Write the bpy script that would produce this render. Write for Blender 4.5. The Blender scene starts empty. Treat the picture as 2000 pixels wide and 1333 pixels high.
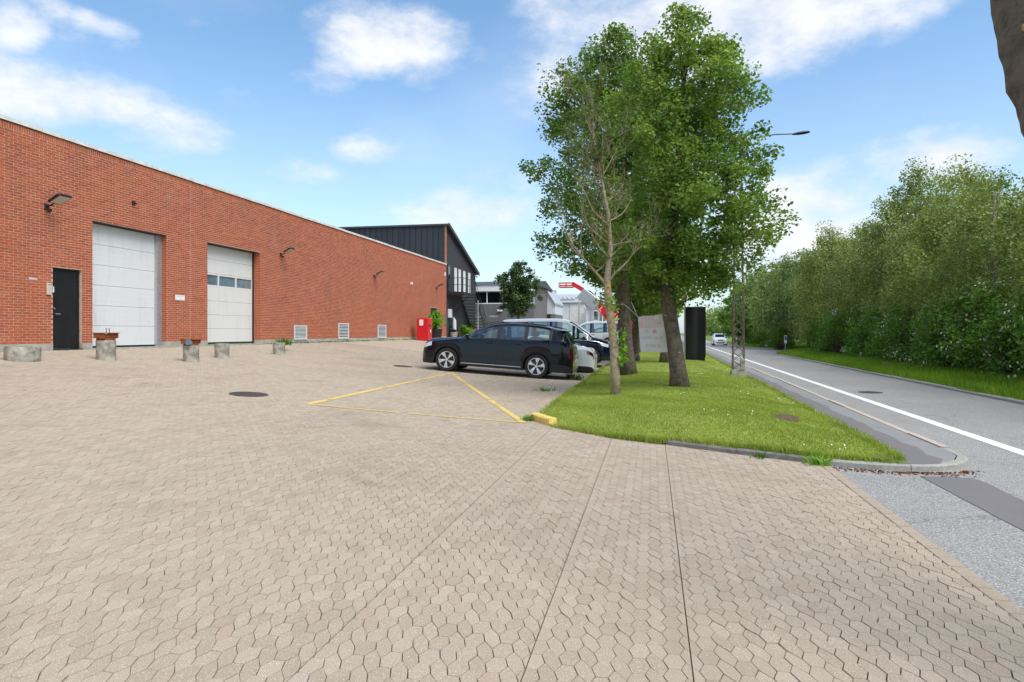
import bpy, math, random
import numpy as np
from mathutils import Vector, Matrix
random.seed(7)
RNG = np.random.default_rng(11)
R = math.radians
scene = bpy.context.scene
COL = scene.collection

# ---------------------------------------------------------------- camera
CAM_H = 1.6
YAW = 11.5
F = 1340.0
cd = bpy.data.cameras.new('camera'); cam = bpy.data.objects.new('camera', cd); COL.objects.link(cam)
cam.location = (0, 0, CAM_H); cam.rotation_euler = (R(90), 0, R(YAW))
cd.sensor_width = 36.0; cd.lens = F / 2000 * 36; cd.shift_y = -16.5 / 2000
cd.clip_start = 0.05; cd.clip_end = 3000
scene.camera = cam
CT, ST = math.cos(R(YAW)), math.sin(R(YAW))

# ---------------------------------------------------------------- light
SUN_EL, SUN_AZ = 56.0, 125.0      # azimuth measured clockwise from +Y (the road direction)
sd = bpy.data.lights.new('sun', 'SUN'); sun = bpy.data.objects.new('sun', sd); COL.objects.link(sun)
sd.energy = 2.4; sd.angle = R(42); sd.color = (1.0, 0.955, 0.89)
_d = Vector((math.sin(R(SUN_AZ)) * math.cos(R(SUN_EL)), math.cos(R(SUN_AZ)) * math.cos(R(SUN_EL)), math.sin(R(SUN_EL))))
sun.rotation_euler = (-_d).to_track_quat('-Z', 'Y').to_euler()
sun.location = (20, -10, 40)
scene.view_settings.view_transform = 'Standard'; scene.view_settings.look = 'None'
scene.view_settings.exposure = 0.55; scene.view_settings.gamma = 1.0
scene.render.engine = 'CYCLES'
scene.cycles.use_denoising = True
scene.cycles.max_bounces = 5; scene.cycles.diffuse_bounces = 3; scene.cycles.glossy_bounces = 3; scene.cycles.transmission_bounces = 3; scene.cycles.transparent_max_bounces = 10
scene.cycles.use_adaptive_sampling = True; scene.cycles.adaptive_threshold = .02
scene.cycles.sample_clamp_indirect = 6

class NT:
    """small helper round a node tree"""
    def __init__(s, nt): s.nt = nt; s.n = nt.nodes; s.l = nt.links
    def node(s, t, **k):
        n = s.n.new(t)
        for a, b in k.items(): setattr(n, a, b)
        return n
    def link(s, a, b): s.l.new(a, b)
    def setin(s, sock, v):
        if hasattr(v, 'is_output'): s.l.new(v, sock)
        else: sock.default_value = v
    def math(s, op, a, b=0.0, c=0.0, clamp=False):
        n = s.n.new('ShaderNodeMath'); n.operation = op; n.use_clamp = clamp
        for i, v in enumerate((a, b, c)): s.setin(n.inputs[i], v)
        return n.outputs[0]
    def mix(s, f, a, b, blend='MIX'):
        n = s.n.new('ShaderNodeMix'); n.data_type = 'RGBA'; n.blend_type = blend
        s.setin(n.inputs[0], f)
        s.setin(n.inputs[6], a if hasattr(a, 'is_output') else (*a[:3], 1)); s.setin(n.inputs[7], b if hasattr(b, 'is_output') else (*b[:3], 1))
        return n.outputs[2]
    def noise(s, vec, scale, detail=4, rough=.55, dist=0.0):
        n = s.n.new('ShaderNodeTexNoise'); s.l.new(vec, n.inputs['Vector'])
        n.inputs['Scale'].default_value = scale; n.inputs['Detail'].default_value = detail
        n.inputs['Roughness'].default_value = rough; n.inputs['Distortion'].default_value = dist
        return n.outputs['Fac']
    def ramp(s, f, stops):
        n = s.n.new('ShaderNodeValToRGB'); s.l.new(f, n.inputs[0]); e = n.color_ramp.elements
        while len(e) < len(stops): e.new(.5)
        for i, (p, c) in enumerate(stops):
            e[i].position = p; e[i].color = (*c, 1) if not isinstance(c, (int, float)) else (c, c, c, 1)
        return n.outputs[0]
    def smooth(s, v, a, b):
        n = s.n.new('ShaderNodeMapRange'); n.interpolation_type = 'SMOOTHSTEP'
        s.setin(n.inputs[0], v); n.inputs[1].default_value = a; n.inputs[2].default_value = b
        return n.outputs[0]

# ---------------------------------------------------------------- sky
world = bpy.data.worlds.new('World'); scene.world = world; world.use_nodes = True
world.cycles.sampling_method = 'MANUAL'; world.cycles.sample_map_resolution = 512
w = NT(world.node_tree)
for n in list(w.n): w.n.remove(n)
tc = w.node('ShaderNodeTexCoord'); dirv = tc.outputs['Generated']
sky = w.node('ShaderNodeTexSky'); sky.sky_type = 'NISHITA'; sky.sun_disc = False
sky.sun_elevation = R(SUN_EL); sky.sun_rotation = R(SUN_AZ)
sky.air_density = 1.0; sky.dust_density = 1.2; sky.ozone_density = 1.6; sky.altitude = 0
sep = w.node('ShaderNodeSeparateXYZ'); w.link(dirv, sep.inputs[0])
az = w.math('ARCTAN2', sep.outputs[0], sep.outputs[1]); el = w.math('ARCSINE', sep.outputs[2])
mp = w.node('ShaderNodeMapping'); w.link(dirv, mp.inputs[0]); mp.inputs['Scale'].default_value = (1, 1, 1.9)
nb = w.noise(mp.outputs[0], 6.5, 7, .62)
nw = w.noise(mp.outputs[0], 2.1, 3, .5)
def sky_dir(x, y):
    u = (x - 1000) / F; v = (650 - y) / F
    X = u * CT - ST; Y = u * ST + CT
    return math.atan2(X, Y), math.atan2(v, math.hypot(X, Y))
CLOUDS = [(150, 195, 215, 60, 1.0), (330, 250, 130, 62, .85), (455, 195, 60, 32, .5), (30, 50, 60, 55, .7), (95, 10, 50, 35, .5),
          (205, 42, 70, 25, .55), (760, 75, 150, 70, 1.0), (850, 140, 80, 45, .6), (455, 88, 45, 20, .35), (590, 330, 70, 32, .6), (705, 290, 80, 32, .55),
          (910, 415, 160, 52, .8), (1010, 350, 110, 45, .45), (1060, 130, 110, 130, .55), (1450, 40, 330, 120, 1.1), (1300, 120, 160, 80, .6),
          (1830, 315, 170, 60, 1.0), (1600, 400, 190, 75, .9), (1540, 480, 230, 110, 1.0), (930, 110, 60, 40, .4)]
blob = None
ae = w.node('ShaderNodeCombineXYZ'); w.link(az, ae.inputs[0]); w.link(el, ae.inputs[1])
for (x, y, rx, ry, k) in CLOUDS:
    a0, e0 = sky_dir(x, y); a1, _ = sky_dir(x + rx, y); _, e1 = sky_dir(x, y - ry)
    ka, ke_ = 1 / max(.01, a1 - a0), 1 / max(.01, e1 - e0)
    v = w.node('ShaderNodeVectorMath', operation='MULTIPLY_ADD'); w.link(ae.outputs[0], v.inputs[0]); v.inputs[1].default_value = (ka, ke_, 0); v.inputs[2].default_value = (-a0 * ka, -e0 * ke_, 0)
    d = w.node('ShaderNodeVectorMath', operation='DOT_PRODUCT'); w.link(v.outputs[0], d.inputs[0]); w.link(v.outputs[0], d.inputs[1])
    g = w.math('MULTIPLY_ADD', d.outputs['Value'], -.52 * k, k * .97)
    blob = g if blob is None else w.math('MAXIMUM', blob, g)
# cover beyond the picture: the same broken cloud
infr = w.smooth(w.math('ABSOLUTE', w.math('ADD', az, R(YAW))), .72, 1.0)
hi = w.smooth(el, .50, .75)
outf = w.math('MAXIMUM', infr, hi)
gen = w.math('MULTIPLY', outf, w.smooth(nw, .42, .62))
amt = w.math('MAXIMUM', w.math('MAXIMUM', blob, 0.0), gen)
dens = w.math('ADD', w.math('MULTIPLY', amt, .80), w.math('MULTIPLY', w.math('SUBTRACT', nb, .5), 1.9))
mask = w.math('MULTIPLY', w.smooth(dens, .12, .90), .94)
veil = w.math('MULTIPLY', w.smooth(el, .42, .0), .42)
wisp = w.math('MULTIPLY', w.smooth(nw, .42, .75), .32)
skyc = w.mix(1.0, sky.outputs[0], (1.0, 1.20, 1.25), 'MULTIPLY')
SKY_STR = 0.125
cl_core = nb
cloud_col = w.mix(w.smooth(cl_core, .35, .65), (5.0, 5.15, 5.5), (5.75, 5.8, 5.9))
c1 = w.mix(w.math('MAXIMUM', veil, wisp), skyc, (5.0, 5.5, 6.1))
c2 = w.mix(mask, c1, cloud_col)
bg = w.node('ShaderNodeBackground'); w.link(c2, bg.inputs[0]); bg.inputs[1].default_value = SKY_STR
wo = w.node('ShaderNodeOutputWorld'); w.link(bg.outputs[0], wo.inputs[0])

# ---------------------------------------------------------------- helpers
def at(x, z):
    """ground position of an image column at a depth of z metres"""
    xc = (x - 1000) / F * z
    return xc * CT - z * ST, xc * ST + z * CT
def hgt(y, z): return CAM_H + (650 - y) / F * z
WALL_X = -15.2
def wall_z(x, X=WALL_X): u = (x - 1000) / F; return X / (u * CT - ST)
def wall_y(x, X=WALL_X): z = wall_z(x, X); return z * ((x - 1000) / F * ST + CT)
def project(X, Y, Z):
    xc = X * CT + Y * ST; zc = -X * ST + Y * CT
    return 1000 + F * xc / zc, 650 - F * (Z - CAM_H) / zc, zc
def sstep(a, b, v):
    t = np.clip((np.asarray(v, float) - a) / (b - a), 0, 1); return t * t * (3 - 2 * t)
def G(X, Y):
    """height of the yard"""
    X = np.asarray(X, float); Y = np.asarray(Y, float)
    a = np.clip(-X, 0, 15.2)
    return .0193 * a ** 1.5 + .42 * sstep(28, 48, Y) * np.clip((1.0 - X) / 3.0, 0, 1) * np.clip((15.2 + X) / 8.0, 0, 1)
def g(X, Y): return float(G(X, Y))

def tag(o, label=None, cat=None, group=None, kind=None):
    if label: o['label'] = label
    if cat: o['category'] = cat
    if group: o['group'] = group
    if kind: o['kind'] = kind
    return o
def empty(name, loc=(0, 0, 0), rz=0.0, parent=None):
    o = bpy.data.objects.new(name, None); COL.objects.link(o); o.location = loc; o.rotation_euler = (0, 0, rz)
    o.empty_display_size = .2
    if parent: o.parent = parent
    return o
def link(name, me, parent=None, loc=None, rot=None):
    o = bpy.data.objects.new(name, me); COL.objects.link(o)
    if parent: o.parent = parent
    if loc is not None: o.location = loc
    if rot is not None: o.rotation_euler = rot
    return o
def fast_mesh(name, V, faces_idx, counts, mat=None, smooth=False, attr=None, mats=None, mat_idx=None):
    """V (n,3), flat corner index array, corner count for each face"""
    me = bpy.data.meshes.new(name)
    V = np.asarray(V, np.float32); idx = np.asarray(faces_idx, np.int32).ravel(); counts = np.asarray(counts, np.int32)
    me.vertices.add(len(V)); me.vertices.foreach_set('co', V.ravel())
    me.loops.add(len(idx)); me.loops.foreach_set('vertex_index', idx)
    me.polygons.add(len(counts))
    st = np.zeros(len(counts), np.int32); st[1:] = np.cumsum(counts)[:-1]
    me.polygons.foreach_set('loop_start', st); me.polygons.foreach_set('loop_total', counts)
    if mat_idx is not None: me.polygons.foreach_set('material_index', np.asarray(mat_idx, np.int32))
    if smooth: me.polygons.foreach_set('use_smooth', np.ones(len(counts), bool))
    if not smooth: me.polygons.foreach_set('use_smooth', np.zeros(len(counts), bool))
    me.update(calc_edges=True)
    if attr is not None:
        for k, v in attr.items():
            a = me.attributes.new(k, 'FLOAT', 'FACE'); a.data.foreach_set('value', np.asarray(v, np.float32))
    for m in (mats or ([mat] if mat else [])): me.materials.append(m)
    return me

class MB:
    """collects simple shapes and links them as one mesh object"""
    def __init__(s): s.v = []; s.f = []
    def add(s, V, Fs):
        b = len(s.v); s.v += [tuple(p) for p in V]; s.f += [tuple(i + b for i in f) for f in Fs]; return s
    def box(s, x0, x1, y0, y1, z0, z1):
        return s.add([(x0, y0, z0), (x1, y0, z0), (x1, y1, z0), (x0, y1, z0), (x0, y0, z1), (x1, y0, z1), (x1, y1, z1), (x0, y1, z1)],
                     [(0, 3, 2, 1), (4, 5, 6, 7), (0, 1, 5, 4), (1, 2, 6, 5), (2, 3, 7, 6), (3, 0, 4, 7)])
    def bbox(s, x0, x1, y0, y1, z0, z1, b=.01):
        """box with chamfered edges"""
        x = (x0, x0 + b, x1 - b, x1); y = (y0, y0 + b, y1 - b, y1); z = (z0, z0 + b, z1 - b, z1)
        V = []; I = {}
        for sx in (0, 1):
            for sy in (0, 1):
                for sz in (0, 1):
                    X = (x[0], x[1]) if sx == 0 else (x[3], x[2]); Y = (y[0], y[1]) if sy == 0 else (y[3], y[2]); Z = (z[0], z[1]) if sz == 0 else (z[3], z[2])
                    I[sx, sy, sz, 'x'] = len(V); V.append((X[0], Y[1], Z[1]))
                    I[sx, sy, sz, 'y'] = len(V); V.append((X[1], Y[0], Z[1]))
                    I[sx, sy, sz, 'z'] = len(V); V.append((X[1], Y[1], Z[0]))
        Fs = []
        for a in (0, 1):
            q = [(0, 0), (0, 1), (1, 1), (1, 0)]
            fx = [I[a, p, r, 'x'] for p, r in q]; fy = [I[p, a, r, 'y'] for p, r in q]; fz = [I[p, r, a, 'z'] for p, r in q]
            Fs += [fx[::-1] if a else fx, fy if a else fy[::-1], fz[::-1] if a else fz]
        for a in (0, 1):
            for c in (0, 1):
                Fs.append([I[a, c, 0, 'x'], I[a, c, 1, 'x'], I[a, c, 1, 'y'], I[a, c, 0, 'y']])
                Fs.append([I[a, 0, c, 'x'], I[a, 1, c, 'x'], I[a, 1, c, 'z'], I[a, 0, c, 'z']])
                Fs.append([I[0, a, c, 'y'], I[1, a, c, 'y'], I[1, a, c, 'z'], I[0, a, c, 'z']])
                for d in (0, 1): Fs.append([I[a, c, d, 'x'], I[a, c, d, 'y'], I[a, c, d, 'z']])
        return s.add(V, Fs)
    def quad(s, *p): return s.add(p, [tuple(range(len(p)))])
    def prism(s, poly, axis, a, b):
        """poly of 2D points extruded along axis from a to b"""
        n = len(poly)
        def P(p, t):
            return {'x': (t, p[0], p[1]), 'y': (p[0], t, p[1]), 'z': (p[0], p[1], t)}[axis]
        V = [P(p, a) for p in poly] + [P(p, b) for p in poly]
        return s.add(V, [tuple(range(n))[::-1], tuple(range(n, 2 * n))] + [(i, (i + 1) % n, n + (i + 1) % n, n + i) for i in range(n)])
    def tube(s, pts, rad, n=8, cap=True):
        pts = [Vector(p) for p in pts]; rad = rad if hasattr(rad, '__len__') else [rad] * len(pts)
        V = []; Fs = []; up = Vector((0, 0, 1)); prev = None
        for i, p in enumerate(pts):
            d = (pts[min(i + 1, len(pts) - 1)] - pts[max(i - 1, 0)]).normalized()
            a = prev - d * prev.dot(d) if prev is not None else (d.cross(up) if abs(d.z) < .95 else d.cross(Vector((1, 0, 0))))
            if a.length < 1e-5: a = d.orthogonal()
            a.normalize(); prev = a; b = d.cross(a)
            for k in range(n):
                t = 2 * math.pi * k / n; V.append(p + (a * math.cos(t) + b * math.sin(t)) * rad[i])
        for i in range(len(pts) - 1):
            for k in range(n):
                Fs.append((i * n + k, i * n + (k + 1) % n, (i + 1) * n + (k + 1) % n, (i + 1) * n + k))
        if cap: Fs += [tuple(range(n))[::-1], tuple(range((len(pts) - 1) * n, len(pts) * n))]
        return s.add(V, Fs)
    def bar(s, a, b, wd):
        return s.tube([a, b], wd / 2 * 1.2, 4)
    def lathe(s, prof, n=24, c=(0, 0, 0), axis='z', cap=True):
        V = []; Fs = []
        for (r, z) in prof:
            for k in range(n):
                t = 2 * math.pi * k / n; p = (r * math.cos(t), r * math.sin(t), z)
                if axis == 'y': p = (p[0], p[2], p[1])
                if axis == 'x': p = (p[2], p[0], p[1])
                V.append((p[0] + c[0], p[1] + c[1], p[2] + c[2]))
        m = len(prof)
        for i in range(m - 1):
            for k in range(n): Fs.append((i * n + k, i * n + (k + 1) % n, (i + 1) * n + (k + 1) % n, (i + 1) * n + k))
        if cap: Fs += [tuple(range(n))[::-1], tuple(range((m - 1) * n, m * n))]
        return s.add(V, Fs)
    def mesh(s, name, mat, smooth=False):
        me = bpy.data.meshes.new(name); me.from_pydata([tuple(p) for p in s.v], [], s.f)
        if smooth:
            me.polygons.foreach_set('use_smooth', [True] * len(me.polygons))
            me.set_sharp_from_angle(angle=R(35))
        me.materials.append(mat); me.update(); return me
    def build(s, name, mat, parent=None, smooth=False, loc=None, rot=None):
        return link(name, s.mesh(name, mat, smooth), parent, loc, rot)

def copy_tree(o, parent=None):
    c = o.copy(); COL.objects.link(c); c.parent = parent
    for ch in list(o.children):
        copy_tree(ch, c)
    return c

# ---------------------------------------------------------------- materials
M = {}
def mat(name, col, rough=.6, metal=0.0, var=.12, scale=6.0, bump=0.0, bscale=40.0, coat=0.0, spec=.5, col2=None, island=0.0, detail=5):
    m = bpy.data.materials.new(name); m.use_nodes = True; t = NT(m.node_tree)
    p = t.n['Principled BSDF']; o = t.node('ShaderNodeTexCoord').outputs['Object']
    p.inputs['Roughness'].default_value = rough; p.inputs['Metallic'].default_value = metal
    p.inputs['Coat Weight'].default_value = coat; p.inputs['Specular IOR Level'].default_value = spec
    c = col
    if var:
        f = t.ramp(t.noise(o, scale, detail, .6), [(.3, 0.0), (.7, 1.0)])
        lo = tuple(v * (1 - var) for v in col); hi_ = tuple(min(1, v * (1 + var)) for v in (col2 or col))
        c = t.mix(f, lo, hi_)
    if island:
        rn = t.node('ShaderNodeObjectInfo').outputs['Random']
        c = t.mix(1.0, c, t.ramp(rn, [(0, 1 - island), (1, 1 + island)]), 'MULTIPLY')
    if hasattr(c, 'is_output'): t.link(c, p.inputs['Base Color'])
    else: p.inputs['Base Color'].default_value = (*c, 1)
    if bump:
        b = t.node('ShaderNodeBump'); b.inputs['Strength'].default_value = bump; b.inputs['Distance'].default_value = .02
        t.link(t.noise(o, bscale, 4, .6), b.inputs['Height']); t.link(b.outputs[0], p.inputs['Normal'])
    M[name] = m; return m
def piece_mat(name, stops, rough, fine=60, bump=.3, stain=None, grain=.12, spec=.3, speck=None, streak=None):
    """material of pieces that each have a tone of their own (face attribute rnd + the object's random)"""
    m = bpy.data.materials.new(name); m.use_nodes = True; t = NT(m.node_tree); p = t.n['Principled BSDF']
    geo = t.node('ShaderNodeNewGeometry').outputs['Position']
    at_ = t.node('ShaderNodeAttribute'); at_.attribute_name = 'rnd'
    r = t.math('FRACT', t.math('ADD', at_.outputs['Fac'], t.node('ShaderNodeObjectInfo').outputs['Random']))
    c = t.ramp(r, stops)
    n1 = t.noise(geo, fine, 4, .65)
    c = t.mix(1.0, c, t.ramp(n1, [(.3, 1 - grain), (.7, 1 + grain)]), 'MULTIPLY')
    if speck:
        c = t.mix(t.smooth(t.noise(geo, speck[0], 2, .5), speck[1], speck[1] + .08), c, speck[2])
    if stain:
        for (sc, a, b, k, sc_col) in stain:
            f = t.math('MULTIPLY', t.smooth(t.noise(geo, sc, 4, .6, .4), a, b), k)
            c = t.mix(f, c, sc_col)
    if streak:
        mp = t.node('ShaderNodeMapping'); t.link(geo, mp.inputs[0]); mp.inputs['Scale'].default_value = (1, 1.1, .16)
        c = t.mix(t.math('MULTIPLY', t.smooth(t.noise(mp.outputs[0], 2.2, 5, .62), .50, .74), streak[0]), c, streak[1])
        mp2 = t.node('ShaderNodeMapping'); t.link(geo, mp2.inputs[0]); mp2.inputs['Scale'].default_value = (1, .25, 2.4); mp2.inputs['Location'].default_value = (3, 7, 2)
        c = t.mix(t.math('MULTIPLY', t.smooth(t.noise(mp2.outputs[0], 1.3, 4, .6), .52, .72), streak[0] * .9), c, streak[2])
    t.link(c, p.inputs['Base Color']); p.inputs['Roughness'].default_value = rough; p.inputs['Specular IOR Level'].default_value = spec
    b = t.node('ShaderNodeBump'); b.inputs['Strength'].default_value = bump; b.inputs['Distance'].default_value = .01
    t.link(n1, b.inputs['Height']); t.link(b.outputs[0], p.inputs['Normal'])
    M[name] = m; return m
def leaf_mat(name, c1, c2, trans=.35, rough=.45, c3=None):
    m = bpy.data.materials.new(name); m.use_nodes = True; t = NT(m.node_tree); p = t.n['Principled BSDF']
    at_ = t.node('ShaderNodeAttribute'); at_.attribute_name = 'rnd'
    r = t.math('FRACT', t.math('ADD', at_.outputs['Fac'], t.math('MULTIPLY', t.node('ShaderNodeObjectInfo').outputs['Random'], .0)))
    c = t.ramp(r, [(0, c1), (.75, c2), (1, c3 or c2)])
    orn = t.node('ShaderNodeObjectInfo').outputs['Random']
    c = t.mix(1.0, c, t.ramp(orn, [(0, (.86, .90, .9)), (1, (1.16, 1.1, 1.0))]), 'MULTIPLY')
    t.link(c, p.inputs['Base Color']); p.inputs['Roughness'].default_value = rough; p.inputs['Specular IOR Level'].default_value = .35
    tr = t.node('ShaderNodeBsdfTranslucent'); t.link(t.mix(1.0, c, (1.25, 1.3, .6), 'MULTIPLY'), tr.inputs[0])
    ms = t.node('ShaderNodeMixShader'); ms.inputs[0].default_value = trans
    t.link(p.outputs[0], ms.inputs[1]); t.link(tr.outputs[0], ms.inputs[2])
    t.link(ms.outputs[0], t.n['Material Output'].inputs[0]); M[name] = m; return m
def glass_mat(name, tint=(.75, .85, .83), base=.06, refl=1.0):
    m = bpy.data.materials.new(name); m.use_nodes = True; t = NT(m.node_tree); t.n.remove(t.n['Principled BSDF'])
    tr = t.node('ShaderNodeBsdfTransparent'); tr.inputs[0].default_value = (*tint, 1)
    gl = t.node('ShaderNodeBsdfGlossy'); gl.inputs['Roughness'].default_value = .015; gl.inputs[0].default_value = (.95, .98, 1, 1)
    lw = t.node('ShaderNodeLayerWeight'); lw.inputs[0].default_value = .5
    f = t.math('ADD', t.math('MULTIPLY', t.math('POWER', lw.outputs['Facing'], 5.0), refl), base, clamp=True)
    ms = t.node('ShaderNodeMixShader'); t.link(f, ms.inputs[0]); t.link(tr.outputs[0], ms.inputs[1]); t.link(gl.outputs[0], ms.inputs[2])
    t.link(ms.outputs[0], t.n['Material Output'].inputs[0]); M[name] = m; return m

piece_mat('brick', [(0, (.34, .074, .030)), (.25, (.41, .094, .036)), (.6, (.45, .108, .040)), (.85, (.48, .124, .048)), (1, (.37, .088, .040))], .85, 45, .35,
          stain=[(.9, .54, .78, .42, (.22, .066, .035)), (.55, .60, .80, .34, (.52, .30, .22)), (.25, .5, .7, .35, (.47, .105, .035)), (3.0, .62, .8, .35, (.20, .06, .035))], grain=.16, streak=(.42, (.235, .075, .042), (.26, .062, .03)))
mat('mortar', (.585, .435, .345), .95, var=.15, scale=9, bump=.4)
piece_mat('paver', [(0, (.375, .302, .225)), (.35, (.405, .328, .246)), (.7, (.42, .342, .26)), (.93, (.445, .365, .28)), (1, (.395, .302, .22))], .9, 260, .5,
          stain=[(.35, .50, .74, .42, (.265, .215, .16)), (1.3, .56, .78, .38, (.235, .19, .13)), (.22, .52, .75, .30, (.47, .39, .31)), (.55, .60, .70, .34, (.22, .175, .125)), (14, .64, .80, .40, (.20, .165, .12)), (.12, .5, .7, .25, (.30, .235, .165))], grain=.46, speck=(150, .62, (.72, .67, .59)))
mat('paving_bed', (.115, .098, .068), 1.0, var=.3, scale=5, bump=.5)
mat('concrete', (.33, .31, .27), .92, var=.28, scale=5, bump=.5, bscale=30, col2=(.38, .36, .31))
mat('concrete_mossy', (.235, .22, .17), .95, var=.4, scale=7, bump=.6, bscale=25, col2=(.34, .32, .27))
mat('plinth', (.40, .37, .315), .92, var=.2, scale=3, bump=.3)
mat('white_door', (.70, .71, .71), .5, var=.05, scale=1.5, bump=.03, bscale=8)
def door_mat(name, col):
    m = mat(name, col, .5, var=0); t = NT(m.node_tree); p = t.n['Principled BSDF']; geo = t.node('ShaderNodeNewGeometry').outputs['Position']
    mp = t.node('ShaderNodeMapping'); t.link(geo, mp.inputs[0]); mp.inputs['Scale'].default_value = (1, 3.2, .5)
    c = t.mix(t.math('MULTIPLY', t.smooth(t.noise(mp.outputs[0], 1.6, 5, .65), .5, .75), .35), col, tuple(v * f for v, f in zip(col, (.72, .70, .66))))
    c = t.mix(t.math('MULTIPLY', t.smooth(t.noise(geo, 9, 4, .7), .62, .74), .4), c, tuple(v * .6 for v in col))
    t.link(c, p.inputs['Base Color']); return m
door_mat('white_door', (.70, .71, .71))
door_mat('white_door_warm', (.72, .71, .68))
mat('galvanised', (.45, .47, .48), .45, metal=.6, var=.15, scale=12)
mat('black_door', (.012, .012, .013), .38, var=.25, scale=3, bump=.04, bscale=12)
mat('black_metal', (.018, .018, .02), .4, var=.1)
mat('dark_rubber', (.012, .012, .012), .8, var=.1)
mat('chrome', (.75, .75, .75), .18, metal=1.0, var=0)
mat('steel', (.5, .5, .5), .35, metal=.9, var=.1)
mat('rust', (.20, .055, .02), .9, var=.5, scale=22, bump=.7, bscale=50, col2=(.30, .085, .025))
mat('blue_grey_paint', (.16, .22, .27), .6, var=.2)
mat('white_paint', (.80, .80, .80), .45, var=.04)
mat('cream_plastic', (.62, .58, .42), .5, var=.05)
mat('lamp_glass', (.50, .50, .44), .25, var=.05)
mat('dark_cladding', (.030, .034, .043), .55, var=.15, scale=2, island=.12)
mat('dark_seam', (.011, .012, .016), .6, var=0)
mat('dark_render', (.035, .037, .044), .85, var=.12, scale=3, bump=.15)
mat('dark_steel', (.017, .017, .019), .5, var=.1)
mat('grey_render', (.145, .14, .138), .9, var=.12, scale=2, bump=.15)
mat('grey_roof', (.055, .06, .068), .7, var=.12, scale=1)
mat('pale_cladding', (.62, .64, .70), .6, var=.06, scale=1)
mat('white_render', (.74, .74, .72), .8, var=.10, scale=1.5, bump=.05)
mat('dirty_white', (.66, .65, .60), .85, var=.18, scale=2.5, bump=.15)
mat('light_grey_roof', (.40, .43, .46), .5, var=.1)
mat('red_paint', (.62, .012, .016), .35, var=.04, coat=.3)
mat('dark_interior', (.012, .012, .013), .8, var=.1)
mat('dim_room', (.035, .036, .04), .9, var=.3, scale=.7)
mat('yellow_paint', (.72, .52, .14), .85, var=.28, scale=18, bump=.4, bscale=30, detail=7)
mat('white_line', (.76, .76, .74), .8, var=.10, scale=14, bump=.2)
mat('kerb_granite', (.34, .325, .295), .85, var=.2, scale=30, bump=.4, bscale=60)
mat('kerb_dark', (.21, .20, .185), .9, var=.3, scale=12, bump=.5, bscale=40)
mat('kerb_sand', (.48, .41, .34), .9, var=.15, scale=25, bump=.3)
mat('iron_cover', (.085, .065, .055), .7, metal=.2, var=.25, scale=25, bump=.5, bscale=70)
mat('soil', (.12, .075, .045), 1.0, var=.4, scale=20, bump=.8)
mat('litter', (.20, .085, .04), .9, var=.4, scale=12)
mat('banner_white', (.62, .61, .61), .55, var=.06, scale=3)
mat('banner_pink', (.60, .50, .51), .55, var=.06, scale=3)
mat('banner_print', (.53, .51, .52), .55, var=.12, scale=20)
mat('banner_red', (.50, .33, .35), .55, var=.1, scale=20)
mat('rope', (.55, .53, .48), .9, var=.1)
mat('pylon_black', (.006, .006, .007), .30, var=.1, scale=2)
mat('flag_red', (.62, .05, .06), .8, var=.08)
mat('terracotta', (.40, .17, .09), .85, var=.15)
mat('pot_black', (.015, .015, .016), .6, var=.1)
mat('daisy', (.85, .85, .82), .7, var=0)
mat('blossom', (.80, .79, .72), .7, var=.05)
mat('sign_blue', (.09, .16, .42), .5, var=0)
# vehicles
for nm, c, mt in (('car_black', (.004, .0055, .012), .15), ('car_white', (.74, .75, .75), 0.0), ('car_blue', (.006, .012, .038), .4), ('car_silver', (.62, .63, .65), .25), ('car_purple', (.04, .05, .16), .3)):
    m_ = mat(nm, c, .16, metal=mt, var=0, coat=.6, spec=.1); m_.node_tree.nodes['Principled BSDF'].inputs['Coat Roughness'].default_value = .03
mat('car_trim', (.010, .010, .011), .5, var=0)
mat('tyre', (.011, .011, .0115), .75, var=.2, scale=30)
mat('rim_silver', (.68, .69, .70), .25, metal=.7, var=0)
mat('rim_black', (.008, .008, .009), .35, var=0)
mat('tail_red', (.075, .004, .006), .12, var=0, coat=1.0)
mat('lamp_clear', (.62, .66, .70), .08, var=0, coat=1.0)
mat('plate', (.62, .62, .60), .5, var=0)
mat('seat_fabric', (.03, .03, .032), .8, var=.1)
glass_mat('car_glass', (.80, .92, .88), .14, refl=.9)
glass_mat('dark_glass', (.12, .14, .15), .05, refl=.8)
glass_mat('window_glass', (.50, .56, .58), .14, refl=.9)
glass_mat('garage_pane', (.75, .8, .84), .12, refl=.9)
mat('pane_blind', (.70, .76, .82), .8, var=.35, scale=1.2)  # pale sky reflection put into the colour of a sheet behind the panes
# foliage
leaf_mat('leaf_maple', (.09, .175, .033), (.205, .315, .065), .44, c3=(.34, .43, .12))
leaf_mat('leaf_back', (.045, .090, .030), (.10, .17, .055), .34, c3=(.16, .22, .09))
leaf_mat('leaf_birch', (.155, .21, .055), (.29, .355, .105), .30, c3=(.44, .49, .20))
leaf_mat('leaf_far', (.13, .195, .062), (.235, .31, .105), .30, c3=(.32, .39, .16))
leaf_mat('leaf_bush', (.07, .17, .022), (.16, .32, .05), .30, c3=(.25, .42, .075))
leaf_mat('leaf_lime', (.09, .19, .018), (.17, .29, .03), .4, c3=(.22, .33, .05))
leaf_mat('leaf_sparse', (.075, .15, .025), (.14, .21, .05), .4, c3=(.19, .24, .09))
leaf_mat('leaf_fresh', (.13, .30, .02), (.22, .42, .04), .45, c3=(.28, .46, .06))
leaf_mat('grass_blade', (.205, .285, .048), (.33, .395, .075), .40, c3=(.55, .52, .20))
leaf_mat('tall_grass', (.14, .27, .02), (.25, .40, .035), .38, c3=(.28, .37, .06))
mat('bark', (.085, .066, .047), .95, var=.4, scale=9, bump=1.0, bscale=28, col2=(.125, .10, .073))
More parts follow.
